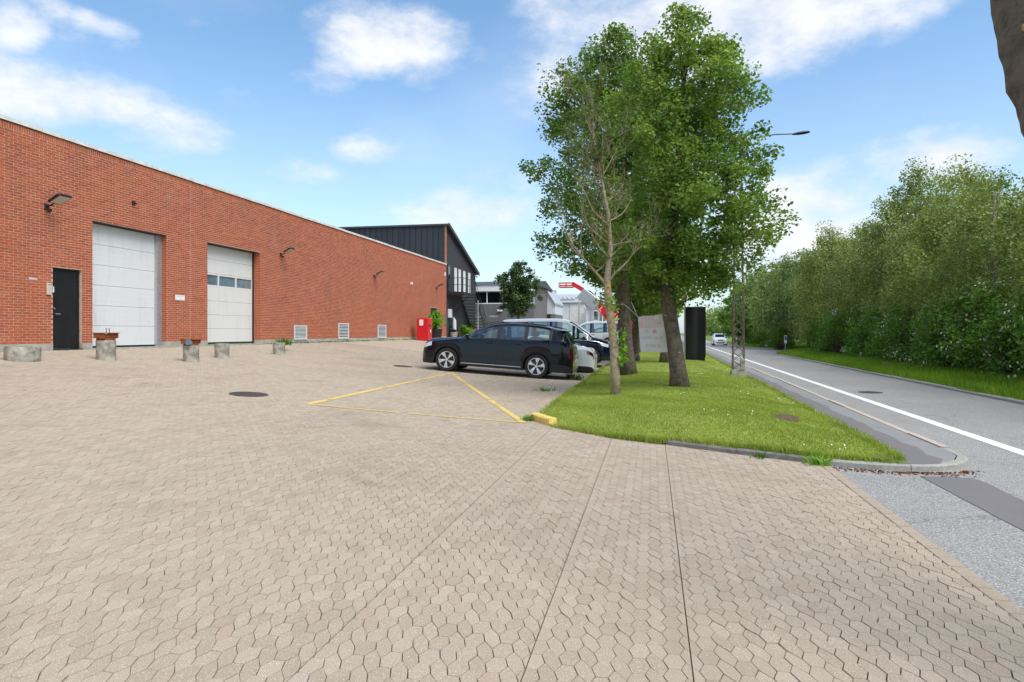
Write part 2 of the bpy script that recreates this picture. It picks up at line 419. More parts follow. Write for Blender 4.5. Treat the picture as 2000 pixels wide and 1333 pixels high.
mat('bark_pale', (.25, .205, .14), .95, var=.3, scale=14, bump=.8, bscale=40, col2=(.33, .27, .185))
mat('bark_birch', (.20, .18, .14), .85, var=.4, scale=9, bump=.4)
mat('lichen', (.50, .26, .03), .95, var=.25, scale=30, bump=.5)
def big_mat(name, stops, layers, rough=.95, bump=.4, bscale=60, fine=90, grain=.2, speck=None, cracks=0):
    m = bpy.data.materials.new(name); m.use_nodes = True; t = NT(m.node_tree); p = t.n['Principled BSDF']
    geo = t.node('ShaderNodeNewGeometry').outputs['Position']
    c = t.ramp(t.noise(geo, .6, 6, .6), stops)
    for (sc, a, b, k, cc) in layers: c = t.mix(t.math('MULTIPLY', t.smooth(t.noise(geo, sc, 5, .6, .3), a, b), k), c, cc)
    nf = t.noise(geo, fine, 3, .7); c = t.mix(1.0, c, t.ramp(nf, [(.32, 1 - grain), (.68, 1 + grain)]), 'MULTIPLY')
    if speck: c = t.mix(t.smooth(t.noise(geo, speck[0], 1, .5), speck[1], speck[1] + .06), c, speck[2])
    if cracks:
        dn = t.node('ShaderNodeTexNoise'); t.link(geo, dn.inputs['Vector']); dn.inputs['Scale'].default_value = 1.1; dn.inputs['Detail'].default_value = 4
        mx = t.node('ShaderNodeVectorMath', operation='MULTIPLY_ADD'); t.link(dn.outputs['Color'], mx.inputs[0]); mx.inputs[1].default_value = (1.6, 1.6, 0); t.link(geo, mx.inputs[2])
        vo = t.node('ShaderNodeTexVoronoi', feature='DISTANCE_TO_EDGE'); t.link(mx.outputs[0], vo.inputs['Vector']); vo.inputs['Scale'].default_value = cracks
        c = t.mix(t.math('MULTIPLY', t.smooth(vo.outputs['Distance'], .004, .0005), .35), c, (.07, .066, .06))
    t.link(c, p.inputs['Base Color']); p.inputs['Roughness'].default_value = rough; p.inputs['Specular IOR Level'].default_value = .25
    b = t.node('ShaderNodeBump'); b.inputs['Strength'].default_value = bump; b.inputs['Distance'].default_value = .01
    t.link(t.noise(geo, bscale, 4, .65), b.inputs['Height']); t.link(b.outputs[0], p.inputs['Normal']); M[name] = m; return m
big_mat('asphalt', [(.3, (.245, .236, .222)), (.7, (.295, .285, .268))], [(.25, .55, .75, .35, (.20, .195, .19)), (2.5, .62, .8, .25, (.18, .175, .17))], .9, .6, 90, 55, .42, speck=(70, .60, (.56, .56, .55)), cracks=.33)
big_mat('asphalt_smooth', [(.3, (.165, .155, .155)), (.7, (.195, .182, .182))], [(1.2, .55, .75, .4, (.15, .143, .143))], .9, .3, 160, 140, .10)
big_mat('path_asphalt', [(.3, (.23, .225, .22)), (.7, (.28, .275, .265))], [(1.0, .58, .78, .4, (.19, .185, .18))], .9, .4, 130, 110, .2, cracks=.7)
big_mat('lawn_soil', [(.3, (.22, .275, .052)), (.7, (.30, .345, .072))], [(.7, .5, .72, .5, (.33, .335, .09)), (2.2, .55, .75, .45, (.13, .21, .03)), (5.0, .6, .8, .5, (.30, .25, .10))], 1.0, .8, 30, 40, .3)
big_mat('rough_grass', [(.3, (.11, .20, .025)), (.7, (.17, .27, .035))], [(.4, .55, .75, .5, (.045, .075, .016))], 1.0, .8, 20, 30, .3)
big_mat('far_ground', [(.3, (.06, .10, .03)), (.7, (.10, .14, .04))], [], 1.0, .3, 10, 10, .2)
# ================================================================ ground, yard, road
def sheet(name, xs, ys, hf, m, label=None, kind='structure', mask=None):
    """grid of quads with height hf(X,Y)"""
    X, Y = np.meshgrid(xs, ys); Z = hf(X, Y)
    V = np.stack([X, Y, Z], -1).reshape(-1, 3); nx = len(xs); ny = len(ys)
    i = (np.arange(ny - 1)[:, None] * nx + np.arange(nx - 1)[None, :]).ravel()
    q = np.stack([i, i + 1, i + nx + 1, i + nx], 1)
    if mask is not None:
        c = V[q].mean(1); q = q[mask(c[:, 0], c[:, 1])]
    o = link(name, fast_mesh(name, V, q, np.full(len(q), 4), m, smooth=True))
    tag(o, kind=kind)
    if label: o['label'] = label
    return o
ground = sheet('ground', np.array([-900, -60, 60, 900.]), np.array([-300, -20, 60, 1800.]), lambda X, Y: X * 0 - .25, M['far_ground'])

kerb_x = lambda Y: 3.88 + .020 * (np.asarray(Y, float) - 10)
line_x = lambda Y: 4.86 + .020 * (np.asarray(Y, float) - 10)
lawn_r = lambda Y: 2.93 + .018 * (np.asarray(Y, float) - 9)
def edge_x(Y):
    Y = np.asarray(Y, float)
    return 8.12 + .022 * (Y - 17) + 4.0 * sstep(54, 60, Y) * (1 - sstep(61, 84, Y)) + .4 * sstep(40, 90, Y)
PAVE_R = 2.1

# yard bed under the pavers, and paved surface beyond the pavers that can be told apart
Y_PAVER = 31.0
ysb = np.concatenate([np.arange(-14, Y_PAVER + .01, .9), [Y_PAVER]]); xsb = np.concatenate([np.arange(-15.2, 0, .5), [0, PAVE_R]])
bed = sheet('yard_paving', xsb, ysb, lambda X, Y: G(X, Y) - .022, M['paving_bed'], 'beige interlocking stone paving across the sloping yard')
def far_paving_mat():
    m = bpy.data.materials.new('paver_far'); m.use_nodes = True; t = NT(m.node_tree); p = t.n['Principled BSDF']
    geo = t.node('ShaderNodeNewGeometry').outputs['Position']
    v = t.node('ShaderNodeTexVoronoi'); t.link(geo, v.inputs['Vector']); v.inputs['Scale'].default_value = 7.5
    c = t.ramp(v.outputs['Color'], [(0, (.375, .304, .228)), (1, (.435, .356, .272))])
    c = t.mix(1.0, c, t.ramp(t.noise(geo, 60, 3, .6), [(.3, .85), (.7, 1.15)]), 'MULTIPLY')
    c = t.mix(t.math('MULTIPLY', t.smooth(t.noise(geo, .3, 4, .6), .5, .75), .35), c, (.27, .22, .165))
    t.link(c, p.inputs['Base Color']); p.inputs['Roughness'].default_value = .9; return m
ysf = np.arange(Y_PAVER, 130.1, 1.5); xsf = np.concatenate([np.arange(-15.2, -2, .6), [-2.0]])
farp = sheet('yard_paving', xsf, ysf, lambda X, Y: G(X, Y), far_paving_mat(), 'far end of the paved yard past the parked cars')

# --- pavers: hexagons in columns with slanted stones between them
KP = .955; PX, PY = .1750 * KP, .1595 * KP
LINES = [-1.60, -.585, .19]
LAWN = np.array([(-2.02, 60), (-2.02, 12.1), (-1.60, 11.25), (-.54, 10.46), (.2, 10.07), (1.1, 9.45), (2.0, 8.93), (2.8, 8.72), (3.2, 9), (60, 60)])
def in_lawn(x, y):
    front = np.interp(x, [-2.02, -1.6, -.54, .2, 1.1, 2.0, 2.8], [12.1, 11.25, 10.46, 10.07, 9.45, 8.93, 8.72])
    return (x > -1.98) & (y > front + .02)
def clip_poly(poly, x0, keep_right):
    out = []; n = len(poly)
    for i in range(n):
        a = poly[i]; b = poly[(i + 1) % n]
        ia = (a[0] >= x0) == keep_right; ib = (b[0] >= x0) == keep_right
        if ia: out.append(a)
        if ia != ib:
            t = (x0 - a[0]) / (b[0] - a[0]); out.append((x0, a[1] + t * (b[1] - a[1])))
    return out
def area(p):
    return .5 * sum(p[i][0] * p[(i + 1) % len(p)][1] - p[(i + 1) % len(p)][0] * p[i][1] for i in range(len(p)))
GAP = .0026
HT, HI = .0575 * KP, .0305 * KP; hexp = [(-HT, 0), (-HI, -PY / 2), (HI, -PY / 2), (HT, 0), (HI, PY / 2), (-HI, PY / 2)]
slant = [(HT, PY), (HI, PY / 2), (HT, 0), (PX - HT, -PY / 2), (PX - HI, 0), (PX - HT, PY / 2)]
def inset(poly, ds):
    """ds: setback of the edge leaving each corner"""
    out = []; n = len(poly)
    for i in range(n):
        p0 = np.array(poly[i - 1]); p1 = np.array(poly[i]); p2 = np.array(poly[(i + 1) % n])
        e1 = (p1 - p0) / np.hypot(*(p1 - p0)); e2 = (p2 - p1) / np.hypot(*(p2 - p1))
        n1 = np.array([-e1[1], e1[0]]); n2 = np.array([-e2[1], e2[0]])
        A_ = np.array([n1, n2]); b_ = np.array([n1 @ p1 + ds[i - 1], n2 @ p1 + ds[i]])
        out.append(tuple(np.linalg.solve(A_, b_)))
    return out
paver_list = []      # (centre, polygon)
ncol = int((PAVE_R + 15.1) / PX) + 1
for ci in range(ncol):
    cx = -15.1 + ci * PX; off = PY / 2 if ci % 2 else 0.0
    y_lo = 1.2
    for base, sx in ((hexp, 0), (slant, 1)):
        ccx = cx + (PX / 2 if sx else 0)
        # visible stretch of this column (generous: a step to either side)
        ymin = max(y_lo, -ccx * .95 - 2.2)
        k0 = int(ymin / PY)
        # the slanted stones mirror with the half-period shift of their neighbour
        for k in range(k0, int(Y_PAVER / PY)):
            cy = k * PY + off
            mx, my = ccx, cy + (PY / 4 if sx else 0)
            if in_lawn(mx, my): continue
            paver_list.append((mx, my, cx, cy, sx))
paver_list = np.array(paver_list)
pj = RNG.random((len(paver_list), 6))
GA, GB = .0019, .0006
hex_v = inset(hexp, [GA, GB, GA, GA, GB, GA]); sl_v = inset(slant, [GA, GA, GB, GA, GA, GB])
Vs = []; Cs = []; Fidx = []; rn = []; base = 0
indiv = []
# the stones that show largest become objects of their own
px_, py_, pz_ = project(paver_list[:, 0], paver_list[:, 1], G(paver_list[:, 0], paver_list[:, 1]))
vis = (px_ > 5) & (px_ < 1995) & (py_ < 1328) & (pz_ > 0)
order = np.where(vis)[0][np.argsort(pz_[vis])][:300]; own = np.zeros(len(paver_list), bool); own[order] = True
hexA = np.array(hex_v); slA = np.array(sl_v)
def paver_poly(i):
    mx, my, cx, cy, sx = paver_list[i]
    src = slA if sx else hexA
    poly = [(cx + p[0], cy + p[1]) for p in src]
    xs = [p[0] for p in poly]
    for L in LINES + [PAVE_R - .105, PAVE_R]:
        if min(xs) < L < max(xs):
            if L == PAVE_R: poly = clip_poly(poly, L, False)
            else:
                a = clip_poly(poly, L - .003, False); b = clip_poly(poly, L + .003, True)
                return [q for q in (a, b) if len(q) > 2 and abs(area(q)) > 2e-4]
    return [poly] if len(poly) > 2 else []
NEARLINE = np.zeros(len(paver_list), bool)
for L in LINES + [PAVE_R]: NEARLINE |= np.abs(paver_list[:, 0] - L) < .1
# plain stones in bulk
for sx, src in ((0, hexA), (1, slA)):
    sel = np.where((paver_list[:, 4] == sx) & ~own & ~NEARLINE & (paver_list[:, 0] < PAVE_R - .09))[0]
    n = len(sel)
    cx = paver_list[sel, 2][:, None]; cy = paver_list[sel, 3][:, None]
    x = cx + src[None, :, 0]; y = cy + src[None, :, 1]
    # slight shift and turn of each stone
    a = (pj[sel, 0] - .5)[:, None] * .05; mx = x.mean(1, keepdims=True); my = y.mean(1, keepdims=True)
    dx, dy = x - mx, y - my
    x = mx + dx - a * dy + (pj[sel, 1][:, None] - .5) * .002; y = my + dy + a * dx + (pj[sel, 2][:, None] - .5) * .002
    tilt = (pj[sel, 3][:, None] - .5) * .03 * dx + (pj[sel, 4][:, None] - .5) * .03 * dy
    z = G(x, y) + tilt + (pj[sel, 5][:, None] - .5) * .005
    top = np.stack([mx + (x - mx) * .985, my + (y - my) * .985, z], -1); bot = np.stack([x, y, z - .0045], -1); low = np.stack([x, y, z - .03], -1)
    V = np.concatenate([top, bot, low], 1).reshape(-1, 3)      # 18 verts each
    o = (np.arange(n) * 18)[:, None]
    tops = (o + np.arange(6)[None]).astype(int)
    i6 = np.arange(6); j6 = (i6 + 1) % 6
    s1 = np.stack([i6 + 6, j6 + 6, j6, i6], 1).ravel(); s2 = np.stack([i6 + 12, j6 + 12, j6 + 6, i6 + 6], 1).ravel()
    q1 = o + s1[None]; q2 = o + s2[None]
    Vs.append(V)
    Fidx.append(np.concatenate([tops, q1, q2], 1) + base); base += len(V)
    Cs.append(np.tile(np.array([6] + [4] * 12), n)); rn.append(np.repeat(RNG.random(n), 13))
V = np.concatenate(Vs); idx = np.concatenate([f.ravel() for f in Fidx])
pv = link('paver', fast_mesh('paver', V, idx, np.concatenate(Cs), M['paver'], attr={'rnd': np.concatenate(rn)}), bed)
pv.name = 'pavers'; tag(pv, kind='stuff')
# cut stones along the straight joints, and the stones of the border
V = []; Fc = []; rr = []
def add_stone(poly, V, Fc, rr, rnd, dz=0.0):
    if area(poly) < 0: poly = poly[::-1]
    n = len(poly); b = len(V); c = np.mean(poly, 0)
    for s, d in ((.985, 0), (1, -.0045), (1, -.03)):
        for p in poly:
            q = c + (np.array(p) - c) * s; V.append((q[0], q[1], g(q[0], q[1]) + d + dz))
    Fc.append(list(range(b, b + n))); rr.append(rnd)
    for l in (0, 1):
        for i in range(n):
            j = (i + 1) % n; Fc.append([b + (l + 1) * n + i, b + (l + 1) * n + j, b + l * n + j, b + l * n + i]); rr.append(rnd)
for i in np.where((NEARLINE | (paver_list[:, 0] >= PAVE_R - .09)) & ~own)[0]:
    for poly in paver_poly(i):
        if max(p[0] for p in poly) > PAVE_R - .1: continue
        add_stone(poly, V, Fc, rr, float(pj[i, 1]), (pj[i, 5] - .5) * .003)
y = 1.0
while y < 8.7:                      # narrow row of edge stones along the tarmac
    add_stone([(PAVE_R - .10, y + .003), (PAVE_R, y + .003), (PAVE_R, y + .197), (PAVE_R - .10, y + .197)], V, Fc, rr, .8 + .15 * random.random(), random.uniform(-.002, .003)); y += .2
cs = link('cut_pavers', fast_mesh('cut_pavers', V, [i for f in Fc for i in f], [len(f) for f in Fc], M['paver'], attr={'rnd': rr}), bed); tag(cs, kind='stuff')
# single stones
_stone = {}
def stone_mesh(src, key):
    if key in _stone: return _stone[key]
    c = src.mean(0); V = []; Fc = []
    for s, d in ((.985, 0), (1, -.0045), (1, -.03)):
        for p in src: q = c + (p - c) * s; V.append((q[0] - c[0], q[1] - c[1], d))
    Fc.append(list(range(6)))
    for l in (0, 1):
        for i in range(6): j = (i + 1) % 6; Fc.append([(l + 1) * 6 + i, (l + 1) * 6 + j, l * 6 + j, l * 6 + i])
    me = bpy.data.meshes.new('paver'); me.from_pydata(V, [], Fc); me.materials.append(M['paver']); me.update(); _stone[key] = (me, c); return _stone[key]
for i in order:
    mx, my, cx, cy, sx = paver_list[i]
    if NEARLINE[i] or mx >= PAVE_R - .09:
        for poly in paver_poly(i):
            if max(p[0] for p in poly) > PAVE_R - .1: continue
            V = []; Fc = []; rr = []; add_stone(poly, V, Fc, rr, float(pj[i, 1]))
            link('paver', fast_mesh('paver', V, [k for f in Fc for k in f], [len(f) for f in Fc], M['paver']), bed)
        continue
    me, c = stone_mesh(slA if sx else hexA, int(sx))
    X_, Y_ = cx + c[0], cy + c[1]
    sl = (g(X_ + .05, Y_) - g(X_ - .05, Y_)) / .1
    link('paver', me, bed, (X_, Y_, g(X_, Y_) + (pj[i, 5] - .5) * .005), ((pj[i, 4] - .5) * .03, -math.atan(sl) + (pj[i, 3] - .5) * .03, (pj[i, 0] - .5) * .05))

# --- yellow and white lines painted on the stones
def stripe(name, pts, wd, m, hf, lift=.004, label=None, broken=0.0, seed=1):
    rng = random.Random(seed); V = []; Fc = []
    for (a, b) in zip(pts[:-1], pts[1:]):
        a = np.array(a, float); b = np.array(b, float); L = np.hypot(*(b - a)); d = (b - a) / L; nrm = np.array([-d[1], d[0]])
        n = max(1, int(L / .11))
        for k in range(n):
            if rng.random() < broken: continue
            e = .004 if broken else 0
            p = a + d * (L * k / n + e); q = a + d * (L * (k + 1) / n - e); w1 = wd / 2 * (1 + (rng.uniform(-.25, .1) if broken else 0)); w2 = wd / 2 * (1 + (rng.uniform(-.25, .1) if broken else 0))
            base = len(V)
            for s in (p - nrm * w1, q - nrm * w2, q + nrm * w2, p + nrm * w1): V.append((s[0], s[1], float(hf(s[0], s[1])) + lift))
            Fc.append((base, base + 1, base + 2, base + 3))
    me = bpy.data.meshes.new(name); me.from_pydata(V, [], Fc); me.materials.append(m)
    o = link(name, me); tag(o, label=label, kind='structure'); return o
def on_yard(x, y, it=6):
    """yard point seen at pixel x, y of the photograph"""
    h = 1.5
    for _ in range(it):
        z = F * h / (y - 650); X, Y = at(x, z); h = CAM_H - g(X, Y)
    return X, Y
Y1, Y2, Y3 = on_yard(602, 790), on_yard(882, 729), on_yard(1022, 826)
stripe('yellow_line', [Y1, Y2], .13, M['yellow_paint'], g, .007, 'thin yellow line running from the left corner of the painted triangle to the car', .05, 2)
stripe('yellow_line', [Y2, Y3], .13, M['yellow_paint'], g, .007, 'yellow line from the front wheel of the black car to the yellow kerb', .05, 3)
stripe('yellow_line', [Y1, Y3], .085, M['yellow_paint'], g, .007, 'nearest, thinnest yellow line of the painted triangle on the paving', .08, 4)
for k, Yp in enumerate((22.0, 25.0, 28.6, 33.0)):
    stripe('parking_line', [(-7.2, Yp - .75), (-2.3, Yp - .75)], .08, M['white_line'], g, .007, ['faded white parking line just this side of the black car', 'faded white parking line behind the black car', 'faded white parking line behind the white car', 'faded white parking line beyond the two tone van'][k], .03, 5 + k)

# --- road
ysr = np.concatenate([np.arange(-30, 130, 3.0), np.arange(130, 620, 20.0)])
def road_h(X, Y): return X * 0 - .012
V = []; Fc = []
for i, yy in enumerate(ysr):
    xr = float(edge_x(yy)); V += [(PAVE_R if yy < 11 else 2.0, yy, -.012), (4.2, yy, -.012), (xr + .05, yy, -.012)]
    if i:
        b = 3 * (i - 1); Fc += [(b, b + 1, b + 4, b + 3), (b + 1, b + 2, b + 5, b + 4)]
# side mouth
road = MB().add(V, Fc).build('road', M['asphalt']); tag(road, 'grey asphalt road running straight away beside the verge', kind='structure')
apron = MB().quad((-14, -30, -.03), (PAVE_R, -30, -.03), (PAVE_R, 1.2, -.03), (-14, 1.2, -.03))
ln = [(float(line_x(y)), y) for y in np.arange(-20, 190, 4.0)]
V = []; Fc = []
for i, (x, y) in enumerate(ln):
    V += [(x - .10, y, -.008), (x + .10, y, -.008)]
    if i: b = 2 * i; Fc.append((b - 2, b - 1, b + 1, b))
wl = MB().add(V, Fc).build('road_line', M['white_line']); tag(wl, 'solid white edge line along the road', kind='structure')
# old trench repair across the crossing
rng = random.Random(4); V = []; Fc = []
for i, y in enumerate(np.arange(-8, 8.75, .35)):
    j = rng.uniform(-.012, .012); V += [(2.95 + j, y, -.007), (3.5 + rng.uniform(-.015, .015), y, -.007)]
    if i: b = 2 * i; Fc.append((b - 2, b - 1, b + 1, b))
tr = MB().add(V, Fc).build('tarmac_patch', M['asphalt_smooth']); tag(tr, 'smooth dark tarmac strip crossing the driveway mouth', kind='structure')
# --- path between verge and kerb
V = []; Fc = []; V2 = []; F2 = []; rng = random.Random(9)
ysp = np.concatenate([np.array([8.8, 8.9, 9.05, 9.2, 9.5, 9.8]), np.arange(10.1, 40, .4), np.arange(40, 240, 6.0)])
for i, y in enumerate(ysp):
    k = float(kerb_x(max(y, 10.0))); 
    if y < 10.2: k = float(np.interp(y, [8.80, 8.9, 9.05, 9.5, 10.1, 10.2], [3.22, 3.42, 3.58, 3.80, 3.87, 3.88])) + .03
    lx = float(lawn_r(y)) - .25
    V += [(lx, y, .062), (k - .1, y, .062)]
    V2 += [(lx, y, .067), (min(float(lawn_r(y)) + .50 + rng.uniform(-.05, .05), k - .12), y, .067)]
    if i: b = 2 * i; Fc.append((b - 2, b - 1, b + 1, b)); F2.append((b - 2, b - 1, b + 1, b))
pth = MB().add(V, Fc).build('footpath', M['path_asphalt']); tag(pth, 'worn asphalt footpath between the lawn and the road', kind='structure')
pt2 = MB().add(V2, F2).build('tarmac_patch', M['asphalt_smooth']); tag(pt2, 'smooth dark tarmac strip along the edge of the lawn', kind='structure')

# --- kerbs
def kerb_run(pts, wd, h, m, seg, name='kerb_stone', z0=-.05, parent=None, gap=.008, hf=None):
    """stones along a polyline of outer bottom edge points"""
    pts = [np.array(p, float) for p in pts]; out = []
    S = [0]
    for a, b in zip(pts[:-1], pts[1:]): S.append(S[-1] + np.hypot(*(b - a)))
    def P(s):
        return np.array([np.interp(s, S, [p[0] for p in pts]), np.interp(s, S, [p[1] for p in pts])])
    n = max(1, round(S[-1] / seg)); st = S[-1] / n
    for k in range(n):
        s0, s1 = k * st + gap / 2, (k + 1) * st - gap / 2; sub = max(1, int(math.ceil((s1 - s0) / .35)))
        V = []; Fc = []
        jz = random.uniform(-.008, .008)
        for i in range(sub + 1):
            s = s0 + (s1 - s0) * i / sub; p = P(s); d = P(min(s + .02, S[-1])) - P(max(s - .02, 0)); d = d / np.hypot(*d); nn = np.array([-d[1], d[0]])
            zb = (hf(p[0], p[1]) if hf else 0.0)
            for (o, z) in ((0, z0), (0, h - .02), (.02, h), (wd, h), (wd, z0)):
                q = p + nn * o; V.append((q[0], q[1], z + zb + (jz if z > z0 else 0)))
            if i:
                b = 5 * i
                for e in range(5): e2 = (e + 1) % 5; Fc.append((b - 5 + e, b + e, b + e2, b - 5 + e2))
        Fc += [tuple(range(5)), tuple(range(5 * sub, 5 * sub + 5))[::-1]]
        out.append(MB().add(V, Fc).build(name, m, parent))
    return out
kf = empty('lawn_kerb'); tag(kf, 'weathered grey concrete kerb along the front of the lawn', 'kerb')
kerb_run([(.2, 10.03), (1.1, 9.42), (2.02, 8.90)], .13, .075, M['kerb_dark'], 1.05, parent=kf)
kc = empty('granite_kerb'); tag(kc, 'pale granite corner kerb curving round the tip of the lawn to the road', 'kerb')
kerb_run([(2.04, 8.88), (2.8, 8.70), (3.3, 8.80), (3.66, 9.05), (3.86, 9.5), (3.90, 10.1)], .11, .07, M['kerb_granite'], .85, parent=kc)
kr = empty('road_kerb'); tag(kr, 'thin sandy kerb between the footpath and the road', 'kerb')
kerb_run([(3.905, 10.12)] + [(float(kerb_x(y)) + .02, y) for y in np.arange(14, 120, 4.0)], .12, .075, M['kerb_sand'], 1.3, parent=kr)
ky = empty('yellow_kerb'); tag(ky, 'worn yellow painted kerb block at the corner of the lawn', 'kerb')
kerb_run([(-2.10, 11.95), (-1.90, 11.65), (-1.68, 11.38)], .15, .12, M['yellow_paint'], .9, name='block', parent=ky, hf=lambda x, y: g(x, y))
kl = empty('parking_kerb'); tag(kl, 'low sandy kerb between the parking bays and the lawn', 'kerb')
kerb_run([(-2.06, y) for y in np.arange(60, 11.9, -2.0)], .10, .06, M['kerb_sand'], 1.0, parent=kl, hf=g)
def er(y): return float(edge_x(y))
ke = empty('far_kerb'); tag(ke, 'low pale kerb on the far side of the road under the hedge', 'kerb')
kerb_run([(er(y), y) for y in np.concatenate([np.arange(120, 55, -1.5), np.arange(55, -12, -3.0)])], .13, .055, M['kerb_granite'], 1.4, parent=ke)

# --- lawn
def L_h(X, Y):
    X = np.asarray(X, float); Y = np.asarray(Y, float)
    r = lawn_r(Y)
    m = .13 + .13 * sstep(-2, .4, X) - .16 * sstep(1.3, 1.0, 0 * X) * 0 - .165 * sstep(r - 1.55, r - .05, X)
    near = np.interp(X, [-2.02, -1.6, -.54, .2, 1.1, 2.0, 2.8], [12.1, 11.25, 10.46, 10.07, 9.45, 8.93, 8.72])
    d = np.clip((Y - near) / 2.2, 0, 1)
    e0 = np.interp(X, [-2, -1.5, .1, .4, 3], [.10, .015, .015, .065, .065])
    m = e0 + (m - e0) * d
    return m + .42 * sstep(28, 48, Y) * np.clip((1.0 - X) / 3.0, 0, 1) + .015 * np.sin(X * 3.1 + Y * 1.7) * np.sin(Y * 1.1 - X)
# ragged outline of the lawn sheet
rng = random.Random(12); V = []; Fc = []
cols = 15; rows = []
front_x = np.linspace(0, 1, cols)
yrows = np.concatenate([np.linspace(0, 1, 8)[:-1] ** 1.2 * 2.2, np.arange(2.2, 50, .8), np.arange(50, 240, 8.0)])
for i, dy in enumerate(yrows):
    for k in range(cols):
        t = k / (cols - 1)
        xl = -1.97 + rng.uniform(-.02, .02)
        # along the front the row follows the edge, farther in it straightens out
        x0 = xl; yb0 = 12.0 + dy
        X = x0 + (2.88 - x0) * t
        fy = float(np.interp(X, [-2.02, -1.6, -.54, .2, 1.1, 2.0, 2.8, 2.9], [12.0, 11.22, 10.42, 10.13, 9.52, 9.0, 8.80, 8.80]))
        straight = 8.8 + dy
        Yv = fy + dy * (1.0) if dy < 2.2 else max(fy + dy, fy + 2.2)
        Xr = float(lawn_r(Yv)) + rng.uniform(-.035, .035)
        X = x0 + (Xr - x0) * t
        V.append((X, Yv, float(L_h(X, Yv))))
    if i:
        for k in range(cols - 1):
            b = i * cols + k; Fc.append((b - cols, b - cols + 1, b + 1, b))
lawn = MB().add(V, Fc).build('lawn', M['lawn_soil'], smooth=False); lawn.data.polygons.foreach_set('use_smooth', [True] * len(lawn.data.polygons))
tag(lawn, 'mown grass verge between the parking bays and the road', kind='structure')

def blades(name, pts, hgt_, wid, m, lean=.5, seed=3, parent=None, tri=True):
    """pts (n,3) roots; bent blades of two quads"""
    r = np.random.default_rng(seed); n = len(pts)
    a = r.random(n) * 2 * np.pi; h = hgt_ * (.55 + .75 * r.random(n)); wv = wid * (.6 + .8 * r.random(n))
    dx = np.cos(a); dy = np.sin(a); ln_ = lean * h * (.3 + r.random(n))
    la = r.random(n) * 2 * np.pi; lx = np.cos(la) * ln_; ly = np.sin(la) * ln_
    P = np.asarray(pts)
    b0 = P + np.stack([-dx * wv / 2, -dy * wv / 2, h * 0 - .01], 1); b1 = P + np.stack([dx * wv / 2, dy * wv / 2, h * 0 - .01], 1)
    m0 = P + np.stack([-dx * wv * .4 + lx * .35, -dy * wv * .4 + ly * .35, h * .6], 1); m1 = P + np.stack([dx * wv * .4 + lx * .35, dy * wv * .4 + ly * .35, h * .6], 1)
    tp = P + np.stack([lx, ly, h], 1)
    V = np.stack([b0, b1, m1, m0, tp], 1).reshape(-1, 3); o = (np.arange(n) * 5)[:, None]
    idx = np.concatenate([o + np.array([[0, 1, 2, 3]]), o + np.array([[3, 2, 4]])], 1)
    cnt = np.tile([4, 3], n); pat = .22 * np.sin(P[:, 0] * 1.9 + 1.3 * np.sin(P[:, 1] * .9)) * np.sin(P[:, 1] * 1.3 + 1.7 * np.sin(P[:, 0] * 1.1)) + .12 * np.sin(P[:, 0] * 6.1 + P[:, 1] * 4.3); rv = np.repeat(np.clip(r.normal(.45, .2, n) + pat, 0, 1), 2)
    ob = link(name, fast_mesh(name, V, idx, cnt, M[m], attr={'rnd': rv}), parent); return ob
r = np.random.default_rng(5); 
def lawn_pts(n, y0, y1, seed):
    r = np.random.default_rng(seed); X = r.uniform(-2.0, 3.4, n); Y = r.uniform(y0, y1, n)
    fy = np.interp(X, [-2.02, -1.6, -.54, .2, 1.1, 2.0, 2.8, 2.9], [12.0, 11.22, 10.42, 10.10, 9.48, 8.97, 8.77, 8.77])
    k = (Y > fy - .0 - .03 * r.random(n)) & (X < lawn_r(Y) + .04 * r.random(n)); X, Y = X[k], Y[k]
    return np.stack([X, Y, L_h(X, Y)], 1)
gr = blades('grass', np.concatenate([lawn_pts(90000, 8.7, 15, 1), lawn_pts(70000, 15, 24, 2), lawn_pts(50000, 24, 48, 3)]), .026, .009, 'grass_blade', .8, 4)
tag(gr, 'short mown lawn grass on the verge', 'grass', kind='stuff')
# shaggy edge of the lawn
e = []
for (a, b, n) in (((-1.5, 11.2), (-.54, 10.44), 900), ((-.54, 10.44), (.2, 10.06), 800), ((.2, 10.12), (2.0, 9.0), 1400), ((2.0, 9.02), (2.8, 8.84), 600), ((-1.97, 12.0), (-1.97, 30), 2500)):
    t = r.random(n); q = np.stack([a[0] + (b[0] - a[0]) * t + r.normal(0, .035, n), a[1] + (b[1] - a[1]) * t + r.normal(0, .035, n)], 1); e.append(q)
yy = 9 + 40 * r.random(5000) ** 1.5; e.append(np.stack([lawn_r(yy) + r.normal(0, .04, 5000), yy], 1))
e = np.concatenate(e); ge = blades('edge_grass', np.column_stack([e, np.maximum(L_h(e[:, 0], e[:, 1]) - .01, .01)]), .085, .010, 'grass_blade', .7, 8)
tag(ge, 'longer ragged grass along the edges of the lawn', 'grass', kind='stuff')
